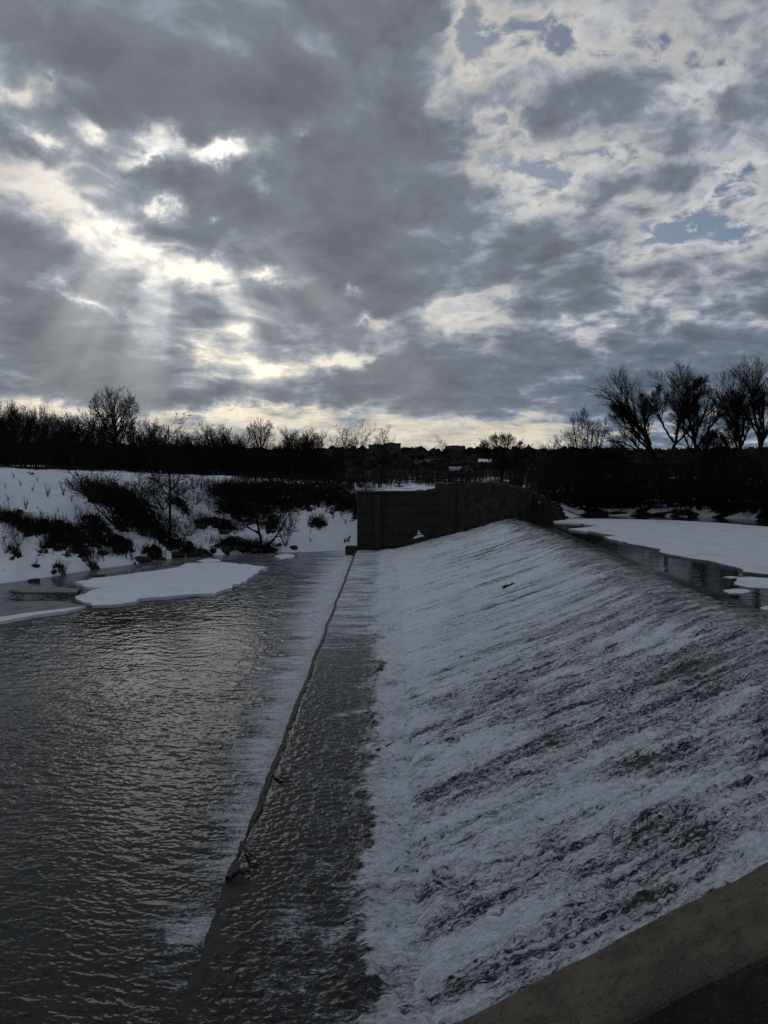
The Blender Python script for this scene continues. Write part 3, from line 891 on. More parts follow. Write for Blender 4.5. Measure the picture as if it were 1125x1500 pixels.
tree_at('bare_tree', P_ROUND, 167, 567, 96, 9.9, 'tallest bare tree of the left bank, its rounded crown above the dark tree line', wide=.85, rz=.4)
tree_at('bare_tree', P_BUSHY, 70, 594, 92, 9.6, 'dense bare tree with a broad dark crown, left of the tallest left-bank tree', wide=1.15)
tree_at('bare_tree', P_ALDER, 246, 606, 58, 10.2, 'slim bare tree rooted in the snowy bank slope, its trunk showing against the snow', base=797, rz=1.0)
tree_at('bare_tree', P_ROUND, 381, 613, 104, 9.9, 'lone pale round-crowned bare tree between the left thicket and the apartment blocks', wide=.75, rz=2.2)
tree_at('bare_tree', P_SPARSE, 505, 624, 108, 10, 'thin bare tree with few forking limbs just left of the tall apartment block', wide=1.1)
tree_at('bare_tree', P_SPARSE, 531, 616, 104, 10, 'open-crowned bare tree rising directly behind the left end of the concrete abutment', wide=.95, rz=2.0)
tree_at('bare_tree', P_SPARSE, 562, 622, 106, 10, 'sparse bare tree in front of the tall apartment block', wide=.8, rz=4.0)
tree_at('bare_tree', P_CLUMP, 441, 627, 100, 9.2, 'many-stemmed bare tree in front of the low dark block, left of the skyline flats', wide=1.3)
tree_at('bare_tree', P_DOME, 736, 632, 112, 8.2, 'isolated bare tree with a dome-shaped crown of fanned limbs in the middle distance', wide=1.0, rz=.8)
tree_at('bare_tree', P_SPARSE, 648, 640, 190, 10, 'small faint bare tree beside the lone square tower block', wide=.9)
# the belt along the brow: nothing tells these apart
LB = 'bare tree in the dense dark belt along the top of the left bank'
GB = 'bare trees of the dark belt on the left bank'
belt = [(-14, 588, P_CLUMP), (6, 585, P_CLUMP), (24, 596, P_BUSHY), (45, 600, P_CLUMP), (92, 598, P_BUSHY), (113, 612, P_CLUMP), (128, 606, P_SLIM), (145, 600, P_CLUMP), (186, 600, P_SLIM),
        (205, 612, P_CLUMP), (222, 617, P_SLIM), (265, 622, P_SLIM), (283, 630, P_CLUMP), (300, 618, P_SPARSE), (318, 620, P_CLUMP), (333, 628, P_BUSHY), (350, 634, P_CLUMP), (365, 642, P_SLIM),
        (398, 645, P_CLUMP), (418, 636, P_SLIM), (428, 630, P_SPARSE), (458, 630, P_CLUMP), (474, 640, P_SLIM), (-45, 590, P_BUSHY), (-80, 585, P_ROUND), (-120, 590, P_CLUMP)]
rnd = random.Random(3)
belt += [(-30, 592, P_BUSHY), (-4, 600, P_BUSHY), (16, 604, P_ROUND), (35, 606, P_SLIM), (56, 604, P_SLIM), (82, 606, P_CLUMP), (102, 616, P_BUSHY), (120, 622, P_SLIM), (138, 618, P_SPARSE), (156, 622, P_CLUMP), (176, 620, P_SPARSE), (196, 618, P_ALDER),
         (214, 624, P_SLIM), (232, 620, P_CLUMP), (256, 632, P_SPARSE), (274, 636, P_SLIM), (292, 634, P_BUSHY), (310, 632, P_ALDER), (326, 640, P_BUSHY), (342, 642, P_CLUMP), (410, 650, P_BUSHY), (436, 640, P_ROUND), (452, 638, P_ALDER), (490, 640, P_SPARSE)]
for px, top, pr in belt:
    tree_at('bare_tree', pr, px, top + rnd.uniform(-5, 6), rnd.uniform(88, 112), 9.6, LB, GB, wide=rnd.uniform(.85, 1.2))

# the big willows on the right bank, grown along limbs read from the photograph
Y0 = 69.0
def limb(pts, dep):
    """photograph positions -> points relative to the tree foot, spread in depth so the crown is round"""
    return pts, dep
def willow(seed, base, limbs, label, levels, top, rmin=.0075):
    bx, by = ground_at(*base)
    zb = zland(bx, by) - .2
    rr = random.Random(seed)
    L = []
    for pts, r, dep in limbs:
        n = len(pts); pl = []
        for i, (px, py) in enumerate(pts):
            q = at_y(px, py, by)
            pl.append((q.x - bx, dep * i / (n - 1), q.z - zb))
        L.append((pl, r))
    ms = make_tree('willow', seed, levels, L, rmin)
    k = (at_y(bx, top, by).z - zb) / top_of(ms)
    return place('willow_tree', ms, (bx, by, zb), (.5 + .5 * k, 1, k), 0, label, 'tree')
WLV = LV(11, 10, 7, 4, a1=(12, 42), a2=(14, 38), a3=(14, 40), trop=.050, r1=.46, r2=.64, r3=.55, t0=.34, fall=.55, wig=.07)
willow(21, (983, 742), [
    ([(983, 745), (972, 690), (965, 664), (950, 628), (938, 598), (925, 570), (918, 548)], .34, 1.0),
    ([(965, 664), (948, 650), (925, 640), (905, 628), (888, 622)], .17, -1.6),
    ([(950, 628), (945, 600), (948, 575), (952, 552)], .15, 1.8),
    ([(958, 645), (930, 622), (908, 596), (896, 578)], .15, -.8),
    ([(967, 672), (938, 664), (905, 658), (880, 648)], .12, 1.6),
    ([(940, 602), (915, 582), (902, 562)], .10, .8)], 'big leaning willow with a broom-like crown, leftmost of the large trees on the right bank', WLV, 546)
willow(22, (1000, 742), [
    ([(975, 700), (978, 660), (986, 635), (992, 600), (993, 575), (1000, 552)], .22, -1.0),
    ([(986, 635), (975, 610), (968, 585), (972, 560)], .12, 1.5),
    ([(992, 600), (1008, 575), (1014, 545)], .12, -1.5),
    ([(988, 622), (1002, 600), (1020, 580)], .10, 1.0)], 'upright willow with a narrow crown crossing behind the big leaning willow', WLV, 548)
willow(23, (1024, 745), [
    ([(1024, 748), (1023, 700), (1024, 660), (1022, 630), (1018, 598), (1010, 565), (1005, 540)], .28, .8),
    ([(1022, 630), (1032, 605), (1042, 580), (1046, 552)], .15, -1.6),
    ([(1020, 610), (1030, 580), (1028, 545)], .13, 1.5),
    ([(1024, 655), (1040, 630), (1052, 610)], .11, 1.0)], 'tall straight-trunked willow in the middle of the right bank row', WLV, 540)
willow(24, (1088, 748), [
    ([(1088, 750), (1085, 700), (1086, 650), (1088, 610), (1082, 575), (1074, 545)], .30, .8),
    ([(1087, 625), (1072, 600), (1064, 575), (1060, 552)], .17, -1.6),
    ([(1088, 610), (1098, 580), (1096, 545)], .16, 1.6),
    ([(1086, 650), (1066, 628), (1055, 610)], .12, .8)], 'dense dark willow with a forked crown, near the right edge of the photo', WLV, 543)
willow(25, (1128, 752), [
    ([(1130, 755), (1124, 700), (1118, 640), (1114, 600), (1108, 565), (1112, 532)], .30, .8),
    ([(1116, 620), (1128, 590), (1134, 555), (1132, 528)], .18, -1.4),
    ([(1120, 660), (1142, 625), (1158, 590), (1162, 560)], .16, 1.2),
    ([(1114, 600), (1120, 570), (1124, 540)], .12, 1.6)], 'willow cut by the right edge of the photo, reaching the highest of the row', WLV, 530)
tree_at('bare_tree', P_BUSHY, 862, 597, 70, 9.4, 'smaller bushy bare tree left of the big leaning willow, some clumps in its crown', wide=.75, base=735)
tree_at('bare_tree', P_SPARSE, 832, 624, 80, 10, 'thin pale bare tree at the left end of the right bank row', wide=.9)
tree_at('bare_tree', P_CLUMP, 1052, 610, 74, 9.2, 'low many-stemmed bare tree between the trunks of the right bank willows', wide=1.1)

# shrubs of the banks
P_SHRUB = make_tree('shrub', 31, LV(7, 5, 3, 0, a1=(15, 50), a2=(20, 55), trop=.03, r1=.5, t0=.2, fall=.5, wig=.14),
                    [((.12 * math.cos(k * 2.4), .12 * math.sin(k * 2.4), 0), (.75 * math.cos(k * 2.4), .75 * math.sin(k * 2.4), 1), 2.6 + .5 * math.sin(k * 1.7), .035) for k in range(9)], rmin=.009)
P_SHRUB2 = make_tree('shrub', 32, LV(7, 5, 3, 0, a1=(20, 60), a2=(25, 60), trop=.02, r1=.55, t0=.15, fall=.5, wig=.16),
                     [((.2 * math.cos(k * 2.4), .2 * math.sin(k * 2.4), 0), (1.2 * math.cos(k * 2.4), 1.2 * math.sin(k * 2.4), 1), 2.2 + .6 * math.sin(k * 2.3), .03) for k in range(10)], rmin=.008)
def shrub_at(proto, px, base, h, label, group=None, wide=1.0):
    x, y = ground_at(px, base)
    s = h / 2.6
    e = place('shrub', proto, (x, y, zland(x, y) + .05), (s * wide, s * wide, s), random.uniform(0, 6.28), label, 'shrub', group, ('stems', 'twigs'))
    return e
shrub_at(P_SHRUB, 172, 772, 4.3, 'large bare shrub with many stems rising from the dark earth on the left bank', wide=1.15)
shrub_at(P_SHRUB, 418, 800, 3.3, 'slight upright bare shrub right of the leaning bank tree', wide=.6)
shrub_at(P_SHRUB2, 222, 788, 2.0, 'low bare shrub at the foot of the slim bank tree, on its left', wide=1.2)
shrub_at(P_SHRUB2, 275, 786, 2.2, 'low spreading bare shrub at the foot of the slim bank tree, on its right', wide=1.3)
shrub_at(P_SHRUB, 27, 800, 1.6, 'small bare shrub by the dark clods, nearest to the left edge of the photo', wide=.9)
shrub_at(P_SHRUB, 514, 752, 2.2, 'bare shrub growing against the left corner of the concrete abutment', wide=.8)
LS, GS = 'bare shrub in the tangle of brush over the dark upper bank', 'bare shrubs of the tangle on the left bank'
for px, py, h in ((195, 745, 2.4), (215, 730, 2.0), (285, 740, 2.2), (335, 742, 2.4), (352, 755, 2.0), (372, 735, 2.4), (400, 740, 2.0), (265, 724, 2.2), (345, 724, 2.2), (430, 735, 1.6), (452, 742, 1.5), (480, 742, 1.5), (385, 756, 1.6), (240, 748, 1.9)):
    shrub_at(P_SHRUB2 if px % 2 else P_SHRUB, px, py, h, LS, GS, 1.1)
LR, GR = 'dark bare shrub under the willows along the right bank', 'dark shrubs under the right bank willows'
for px, py, h in ((812, 738, 2.4), (838, 742, 2.6), (858, 745, 3.0), (880, 745, 3.2), (902, 746, 3.2), (922, 746, 3.0), (944, 746, 3.2), (962, 744, 2.4), (1008, 744, 2.6), (1032, 747, 3.0), (1058, 748, 2.8), (1096, 752, 3.4), (1112, 753, 3.6), (1132, 755, 3.6), (895, 738, 3.2), (1046, 740, 3.0)):
    shrub_at(P_SHRUB2, px, py, h, LR, GR, 1.25)

# the tree leaning over the water at the foot of the bank
bx, by = ground_at(386, 806)
zb = zland(bx, by) - .1
def rel(px, py, dy=0.0):
    q = at_y(px, py, by); return (q.x - bx, dy, q.z - zb)
ms = make_tree('leaning', 41, LV(7, 6, 5, 0, a1=(25, 60), a2=(25, 60), trop=.02, r1=.40, t0=.35, wig=.15),
               [([rel(386, 808), rel(382, 790), (rel(376, 768, .3)), rel(372, 748, .4), rel(366, 728, .3)], .16),
                ([rel(387, 806), rel(400, 790, -.2), rel(414, 775, -.4), rel(424, 752, -.5)], .12),
                ([rel(381, 784), rel(364, 772, -.3), rel(346, 764, -.6)], .07)], rmin=.010)
place('leaning_tree', ms, (bx, by, zb), 1.0, 0, 'crooked bare tree leaning out over the river at the foot of the snowy bank', 'tree')

# the brush that fills the space under the trees: nobody could count its stems
def brush(name, areas, label, seed):
    rg = np.random.default_rng(seed)
    B = Branches()
    for (x0, x1, y0, y1, n, h0, h1, off) in areas:
        X = rg.uniform(x0, x1, n); Y = rg.uniform(y0, y1, n)
        if off:
            Y = Y + bank_line(X)
        keep = fbm(X * .12, Y * .1, 2, 301) > -.22
        X, Y = X[keep], Y[keep]; Z = land_z(X, Y) - .1
        H = rg.uniform(h0, h1, len(X)) * (1 + .5 * pn(X * .15, Y * .15, 302))
        a = rg.uniform(0, 6.28, len(X)); ln = rg.uniform(.05, .45, len(X))
        for x, y, z, h, aa, l in zip(X, Y, Z, H, a, ln):
            c, s = math.cos(aa) * l * h, math.sin(aa) * l * h
            p0, p1, p2 = (x, y, z), (x + c * .4, y + s * .4, z + h * .55), (x + c, y + s, z + h)
            r = .02 + .006 * h
            B.add([p0, p1, p2], [r, r * .7, .007], 3)
            for k in range(5):
                t = .25 + .13 * k; b = aa + k * 2.4
                q = (x + c * t, y + s * t, z + h * t); ll = h * .42 * (1.1 - t * .5)
                e = (q[0] + math.cos(b) * ll * .6, q[1] + math.sin(b) * ll * .6, q[2] + ll * .75)
                mid = tuple((q[i] + e[i]) / 2 + (0, 0, -.05 * ll)[i] for i in range(3))
                B.add([q, mid, e], [r * .55, r * .4, .006], 3)
    o = link(name, B.mesh(name), M_TWIG)
    return tag(o, label, 'undergrowth', kind='stuff')
brush('undergrowth', [(-85, -7, 31, 48, 5600, 1.8, 4.4, True), (-16, -4, 15, 28, 420, .5, 1.5, True), (-7, 15, 76, 112, 800, .8, 2.4, False),
                      (13, 80, 5, 34, 2500, 1.6, 5.0, True), (13, 62, 1.5, 9, 1100, 1.2, 4.6, True), (-130, 140, 112, 220, 2600, 1.2, 3.0, False), (-160, 180, 220, 430, 2600, 2.0, 5.0, False)],
      'dark leafless undergrowth filling the banks and fields beneath the trees', 5)

def bank_grass(n, seed):
    rg = np.random.default_rng(seed); B = Branches()
    w = np.array([p[2] * p[3] + .3 for p in PATCHES]); w /= w.sum()
    I = rg.choice(len(PATCHES), n, p=w); Q = np.array(PATCHES)[I]
    A_ = rg.uniform(0, 6.28, n); K_ = rg.uniform(.2, 1.25, n)
    GX = Q[:, 0] + np.cos(A_) * Q[:, 2] * K_; GY = Q[:, 1] + np.sin(A_) * Q[:, 3] * K_
    GZ = land_z(GX, GY) + .12; BL = bank_line(GX) + .2
    for x, y, z, bl in zip(GX, GY, GZ, BL):
        if y < bl or y > 100:
            continue
        l = rg.uniform(.2, 1.0); b = rg.uniform(0, 6.28); s = rg.uniform(.2, .9)
        e = (x + math.cos(b) * l * s, y + math.sin(b) * l * s, z + l * (1 - .4 * s))
        m = (x + math.cos(b) * l * s * .4, y + math.sin(b) * l * s * .4, z + l * .62)
        B.add([(x, y, z - .2), m, e], [.018, .014, .005], 3)
    tag(link('bank_grass', B.mesh('bank_grass'), M_TWIG), 'dead dark grass and bramble hanging over the bare earth of the left bank', 'grass', kind='stuff')
bank_grass(15000, 17)

def woods(name, n, seed, label):
    """the far hillside's wood: small ragged crowns that merge into one mass"""
    rg = np.random.default_rng(seed)
    bm = bmesh.new(); bmesh.ops.create_icosphere(bm, subdivisions=2, radius=1)
    bv = np.array([v.co[:] for v in bm.verts]); bf = np.array([[v.index for v in f.verts] for f in bm.faces]); bm.free()
    Y = 430 + 700 * rg.random(n) ** .8; X = rg.uniform(-.75, .75, n) * Y
    Z = land_z(X, Y)
    V, Fc = [], []
    for i in range(n):
        s = rg.uniform(2.0, 5.0) * (.7 + Y[i] / 1500)
        v = bv * (1 + .35 * rg.standard_normal((len(bv), 1))) * np.array([s, s, s * rg.uniform(.6, 1.1)]) + np.array([X[i], Y[i], Z[i] + s * .3])
        Fc.append(bf + i * len(bv)); V.append(v)
    o = link(name, mesh_np(name, np.concatenate(V), [np.concatenate(Fc)], smooth=False), plain_mat('far_twigs', (.012, .011, .010, 1), (.026, .023, .020, 1), .08, spec=.05))
    tag(o, label, 'woods', kind='stuff')
woods('far_woods', 2600, 9, 'far wooded hillside reading as one dark mass below the skyline')
# ------------------------------------------------------------------ concrete of the weir
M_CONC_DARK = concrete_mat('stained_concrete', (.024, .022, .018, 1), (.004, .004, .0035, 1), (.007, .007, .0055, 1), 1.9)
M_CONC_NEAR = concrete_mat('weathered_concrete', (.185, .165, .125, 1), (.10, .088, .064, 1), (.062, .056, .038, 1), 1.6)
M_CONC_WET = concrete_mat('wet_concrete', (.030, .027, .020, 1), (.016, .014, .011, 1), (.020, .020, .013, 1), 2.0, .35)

def prism_y(bm, outline, y0, y1, cuts=1):
    """outline (x, z) carried from y0 to y1"""
    rings = []
    for k in range(cuts + 1):
        y = y0 + (y1 - y0) * k / cuts
        rings.append([bm.verts.new((x, y, z)) for x, z in outline])
    n = len(outline)
    for a, b in zip(rings[:-1], rings[1:]):
        for i in range(n):
            bm.faces.new((a[i], a[(i + 1) % n], b[(i + 1) % n], b[i]))
    bm.faces.new(rings[0][::-1]); bm.faces.new(rings[-1])

weir = empty('weir', (0, 0, 0))
tag(weir, 'long concrete weir whose sloping face and apron carry the white water', 'weir')
bm = bmesh.new()
out = [(x, z - .22) for x, z in PROFILE[:10]] + [(-.5, -.25), (-2.64, -.30), (-2.66, -2.6), (11.6, -2.6)]
prism_y(bm, out, Y_WALL + .02, Y_FAR - .02)
bm_obj('weir_body', bm, M_CONC_WET, weir)
# the raised lip of the apron, chipped along its length, broken away at the near end
ys = np.concatenate([np.arange(6.2, 30, .07), np.arange(30, 61.1, .16)])
lx = LEDGE_X + .10 * pn(ys * .35, ys * 0 + 4, 71) + .04 * pn(ys * 1.7, ys * 0, 72)
chip = fbm(ys * 1.2, ys * 0 + 9, 3, 402)
zt = .070 + .05 * chip - .12 * sstep(.25, .5, pn(ys * .9, ys * 0, 403)) - .10 * np.exp(-((ys - 13.1) / .25) ** 2) - .13 * sstep(13.0, 12.0, ys)
wd = .06 + .04 * pn(ys * 2.2, ys * 0, 404) + .16 * sstep(13.2, 12.2, ys)
prof_u = np.array([0, .02, .05, .2, .4, .6, .8, .95, 1.0])
wd = wd + .46 * sstep(13.1, 12.3, ys) * (.8 + .5 * pn(ys * 1.3, ys * 0, 405))
zt = np.maximum(zt, -.2) + .125 * sstep(13.0, 12.0, ys)
V = []
for y, x, z, w_ in zip(ys, lx, zt, wd):
    V.append((x - .06, y, -1.6))
    for u in prof_u:
        e = float(fbm(np.array([u * w_ * 5.0]), np.array([y * 3.1]), 3, 406)[0])
        V.append((x - .05 + u * (w_ + .05) + .015 * math.sin(y * 37), y, z - (.05 if u < .01 else .012 if u < .03 else 0) - .03 * u + .05 * e * (1 if w_ > .2 else .3)))
    V.append((x + w_ + .03, y, -.3))
V = np.array(V); n = len(ys)
me = mesh_np('sill', V, [grid_faces(n, len(prof_u) + 2)], smooth=False)
link('sill', me, M_CONC_WET, weir)

# far abutment
ab = empty('abutment_wall', (4.5, Y_FAR + .6, 0))
tag(ab, 'dark stained concrete abutment wall closing the far end of the weir', 'wall')
def W(px, py, y=Y_FAR):
    q = at_y(px, py, y); return (q.x, q.z)
top = [W(523, 723), W(560, 723), W(600, 723), W(622, 723), W(633, 718), W(645, 714), W(667, 709), W(700, 707), W(740, 709), W(770, 716), W(797, 727)]
outl = [(top[0][0], -2.4)] + top[:4] + [(top[3][0] + .01, top[3][1] + .22), (top[4][0] + .3, top[4][1] + .1), (top[4][0] + .31, top[5][1]), (top[5][0] + .5, top[5][1] + .1), (top[5][0] + .51, top[6][1]), (top[6][0], top[6][1] + .08), (top[6][0] + .02, -2.4)]
def rough_prism(name, outl, y0, y1, mat, parent, amp=.03):
    bm = bmesh.new(); prism_y(bm, outl[::-1], y0, y1)
    bmesh.ops.triangulate(bm, faces=bm.faces)
    bmesh.ops.subdivide_edges(bm, edges=[e for e in bm.edges if e.calc_length() > .8], cuts=4, use_grid_fill=True)
    for v in bm.verts:
        c = v.co
        v.co.y += amp * float(fbm(np.array([c.x * 1.1]), np.array([c.z * 1.1]), 2, 411)[0])
        v.co.z += amp * .9 * float(fbm(np.array([c.x * 1.9]), np.array([c.y * 1.1]), 2, 412)[0])
    o = bm_obj(name, bm, mat)
    if parent:
        o.location = -Vector(parent.location); o.parent = parent
    return o
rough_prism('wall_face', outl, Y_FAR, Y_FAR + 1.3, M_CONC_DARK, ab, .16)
# the shoulder of stones and earth that carries on from the wall to the upper water
xs = np.linspace(top[5][0] - .4, top[-1][0] + .25, 110)
zt = np.interp(xs, [t[0] for t in top[6:]], [t[1] for t in top[6:]])
g_ = np.linspace(0, 1, 44)
XX, GG = np.meshgrid(xs, g_, indexing='ij')
ZT = np.repeat(zt[:, None], 44, 1)
YY = Y_FAR - .35 * sstep(0, .35, (XX - xs[0]) / 6) + 1.3 * GG ** 1.5 + .22 * fbm(XX * 1.3, GG * 4, 4, 431)
ZZ = -1.5 + (ZT + 1.5) * np.minimum(1, GG * 1.25) + .22 * fbm(XX * 1.6, GG * 3.5, 4, 432) * np.minimum(1, GG * 4)
me = mesh_np('earth_shoulder', np.stack([XX - ab.location.x, YY - ab.location.y, ZZ], -1).reshape(-1, 3), [grid_faces(110, 44)])
link('earth_shoulder', me, plain_mat('dark_rubble', (.012, .011, .009, 1), (.034, .031, .026, 1), 2.2, bdist=.12), ab)
bm = bmesh.new()
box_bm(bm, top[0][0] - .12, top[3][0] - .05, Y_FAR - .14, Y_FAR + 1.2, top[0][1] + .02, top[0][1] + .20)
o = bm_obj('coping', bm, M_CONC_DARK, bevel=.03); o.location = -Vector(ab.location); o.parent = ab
for k in range(5):
    zj = top[0][1] - .85 * (k + 1)
    bm = bmesh.new(); box_bm(bm, top[0][0] + .02, top[6][0] - .05, Y_FAR - .10, Y_FAR + .05, zj - .025, zj + .025)
    o = bm_obj('lift_joint', bm, M_CONC_DARK, bevel=.01); o.location = -Vector(ab.location); o.parent = ab
for px in (553,):
    x = W(px, 760)[0]
    bm = bmesh.new(); box_bm(bm, x - .22, x + .22, Y_FAR - .32, Y_FAR + .1, -2.2, top[0][1] - .05)
    o = bm_obj('buttress', bm, M_CONC_DARK, bevel=.03); o.location = -Vector(ab.location); o.parent = ab
bm = bmesh.new(); box_bm(bm, top[0][0] - 1.0, top[0][0] - .02, Y_FAR + .05, Y_FAR + 1.0, -2.2, .35)
o = bm_obj('footing', bm, M_CONC_DARK, bevel=.08); o.location = -Vector(ab.location); o.parent = ab

M_ICE = snow_mat('snowy_ice', (.62, .66, .72, 1), (.38, .41, .45, 1), .5, .45)
# frozen spray at the foot of the wall
def lump(name, pts, mat, seed, detail=3):
    bm = bmesh.new()
    for (x, y, z, r, sz) in pts:
        res = bmesh.ops.create_icosphere(bm, subdivisions=detail, radius=1)
        for v in res['verts']:
            c = v.co; k = 1 + .35 * float(fbm(np.array([c.x * 2 + seed]), np.array([c.y * 2 + c.z * 1.7]), 3, seed)[0])
            v.co = Vector((x + c.x * r * k, y + c.y * r * k, z + c.z * r * sz * k))
    return bm_obj(name, bm, mat, smooth=True)
q = at_y(613, 775, Y_FAR - .25)
bm = bmesh.new()
for k in range(7):           # a skirt of icicles and rime fused together
    dx = -.55 + .2 * k; hh = (.22, .34, .55, 1.0, .62, .4, .25)[k]
    res = bmesh.ops.create_cone(bm, segments=9, radius1=.24, radius2=.03, depth=hh, cap_ends=True)
    for v in res['verts']:
        v.co = Vector((v.co.x * 1.1 + dx + .08 * float(pn(np.array([v.co.z * 5 + k]), np.array([v.co.x * 9]), 441)[0]), v.co.y * .7 + .03 * (k % 2), v.co.z + hh / 2 + .28 * dx * .9))
bmesh.ops.subdivide_edges(bm, edges=bm.edges[:], cuts=2)
for v in bm.verts:
    c = v.co
    v.co = c + Vector((1, .6, .6)) * .07 * float(fbm(np.array([c.x * 7]), np.array([c.z * 7 + c.y * 4]), 3, 442)[0])
o = bm_obj('frozen_spray', bm, M_ICE, smooth=True); o.location = (q.x, Y_FAR - .05, q.z - .72); o.scale = (.55, .5, .60)
tag(o, 'white lump of frozen spray clinging to the foot of the abutment wall', 'ice')

# pale gauge post at the upstream end of the wall
g = empty('gauge_post', at_y(796, 760, Y_FAR + .2)); gl = g.location
tag(g, 'pale slender gauge post standing in the water at the right end of the abutment', 'post')
M_PALE = plain_mat('weathered_paint', (.30, .30, .29, 1), (.17, .17, .165, 1), 5, rough=.7)
bm = bmesh.new(); box_bm(bm, -.10, .10, -.06, .06, -2.0, 1.78); bm_obj('board', bm, M_PALE, g, bevel=.012)
bm = bmesh.new(); box_bm(bm, -.13, .13, -.09, .09, 1.785, 1.86); bm_obj('cap', bm, M_CONC_DARK, g, bevel=.012)
for k in range(9):
    bm = bmesh.new()
    box_bm(bm, -.085, -.085 + (.14 if k % 2 else .07), -.066, -.0615, .1 + k * .18, .17 + k * .18)
    bm_obj('graduation', bm, M_CONC_DARK, g)

# near abutment: the sloping parapet at the bottom right
nw = empty('parapet_wall', (2, 5.6, 0))
tag(nw, 'sloping weathered concrete parapet across the bottom right, above the white water', 'wall')
bm = bmesh.new()
PE0, PE1 = at_y(658, 1500, 6.0), at_y(1125, 1256, 6.0)
xs = np.arange(-6.5, 8.6, .035); yy = [5.16, 5.19, 5.24, 5.30, 5.37, 5.44, 5.51, 5.58, 5.65, 5.72, 5.79, 5.85, 5.90, 5.94, 5.97, 6.0]; last = len(yy) - 1
grid = []
for x in xs:
    zt_ = PE0.z + (x - PE0.x) * (PE1.z - PE0.z) / (PE1.x - PE0.x)
    row = [(x, 5.17, zt_ - 3.4)]
    for i, y in enumerate(yy):
        n_ = float(fbm(np.array([x * 1.6]), np.array([y * 1.6]), 4, 421)[0])
        e_ = float(fbm(np.array([x * 2.6]), np.array([y * .5]), 4, 422)[0])
        dz = .030 * n_ - (.03 + .06 * max(0, e_) if i in (0, last) else .03 * max(0, e_) if i in (1, last - 1) else 0)
        row.append((x, y + (.035 * e_ if i in (0, 1, last - 1, last) else 0), zt_ + dz))
    row.append((x, 6.0 + .02, -1.0 if zt_ > -.5 else zt_ - 1))
    grid.append(row)
V = np.array(grid).reshape(-1, 3)
nc = len(yy) + 2; G = np.array(grid)
me = mesh_np('inner_face', G[:, :2].reshape(-1, 3), [grid_faces(len(xs), 2)[:, ::-1]])
fo_ = link('inner_face', me, M_CONC_NEAR); fo_.location = -Vector(nw.location); fo_.parent = nw
V = G[:, 1:].reshape(-1, 3)
me = mesh_np('parapet_body', V, [grid_faces(len(xs), nc - 1)[:, ::-1]])
o = link('parapet_body', me, M_CONC_NEAR); o.location = -Vector(nw.location); o.parent = nw

# ------------------------------------------------------------------ ice
M_WETICE = snow_mat('wet_ice', (.20, .215, .225, 1), (.10, .11, .115, 1), 1.0, .6)
def z4(pts, z):     # positions read from an enlarged crop of the photograph: x / 2.68, 680 + y / 2.68
    return [at_z(x / 2.68, 680 + y / 2.68, z)[:2] for x, y in pts]
def z6(pts, z):
    return [at_z(725 + x / 2.8125, 720 + y / 2.8125, z)[:2] for x, y in pts]
ZP = Z_POOL + .20
o = poly_prism('snowy_ice_shelf', z4([(300, 462), (400, 443), (560, 424), (700, 404), (735, 388), (870, 386), (960, 394), (1048, 404), (1015, 420), (985, 436), (970, 456), (885, 490), (830, 508), (740, 510), (640, 518), (560, 528), (500, 543), (420, 553), (345, 547), (298, 522), (345, 500), (400, 484), (350, 482)], ZP), Z_POOL - .15, ZP, M_SNOW, seed=3, rag=.24, seg=.5)
tag(o, 'long snow-covered ice shelf lying in the river below the left bank', 'ice shelf')
slush = poly_prism('slush_edge', [(p[0], p[1]) for p in z4([(288, 464), (400, 440), (560, 420), (700, 400), (735, 385), (870, 382), (960, 390), (1060, 404), (1025, 422), (992, 440), (978, 460), (890, 496), (832, 515), (740, 518), (640, 526), (560, 536), (500, 551), (420, 562), (335, 556), (286, 522), (330, 500), (370, 486), (335, 480)], Z_POOL + .06)], Z_POOL - .12, Z_POOL + .055, M_WETICE, o, seed=23, rag=.2)
o = poly_prism('ice_slab', z4([(778, 376), (820, 368), (866, 372), (862, 380), (800, 384)], ZP - .05), Z_POOL - .1, ZP - .08, M_SNOW, seed=4)
tag(o, 'small snowy ice slab close behind the long ice shelf', 'ice')
o = poly_prism('ice_slab', [at_z(x, y, ZP)[:2] for x, y in ((402, 813), (415, 809), (431, 810), (432, 814), (412, 817))], Z_POOL - .1, ZP - .1, M_SNOW, seed=5)
tag(o, 'small snowy ice slab by the shore right of the leaning tree', 'ice')
o = poly_prism('ice_slab', z4([(30, 492), (100, 478), (200, 478), (310, 488), (300, 500), (190, 502), (90, 500)], Z_POOL + .1), Z_POOL - .1, Z_POOL + .09, M_WETICE, seed=6)
tag(o, 'thin grey wet ice slab left of the long ice shelf', 'ice')
o = poly_prism('ice_slab', z4([(-400, 565), (-60, 545), (100, 536), (230, 538), (335, 553), (250, 572), (140, 584), (0, 606), (-150, 640), (-400, 690)], Z_POOL + .1), Z_POOL - .1, Z_POOL + .10, M_WETICE, seed=7)
tag(o, 'broad flat sheet of grey wet ice at the left edge of the river', 'ice')
o = poly_prism('shore_ice', z4([(-300, 655), (-120, 622), (0, 600), (140, 580), (250, 567), (338, 556), (262, 577), (150, 590), (0, 618), (-120, 642), (-300, 680)], Z_POOL + .16), Z_POOL - .1, Z_POOL + .17, M_SNOW, seed=8, rag=.05)
tag(o, 'narrow white snowy rim along the outer edge of the wet grey ice', 'ice')
ZI = Z_UP + .07
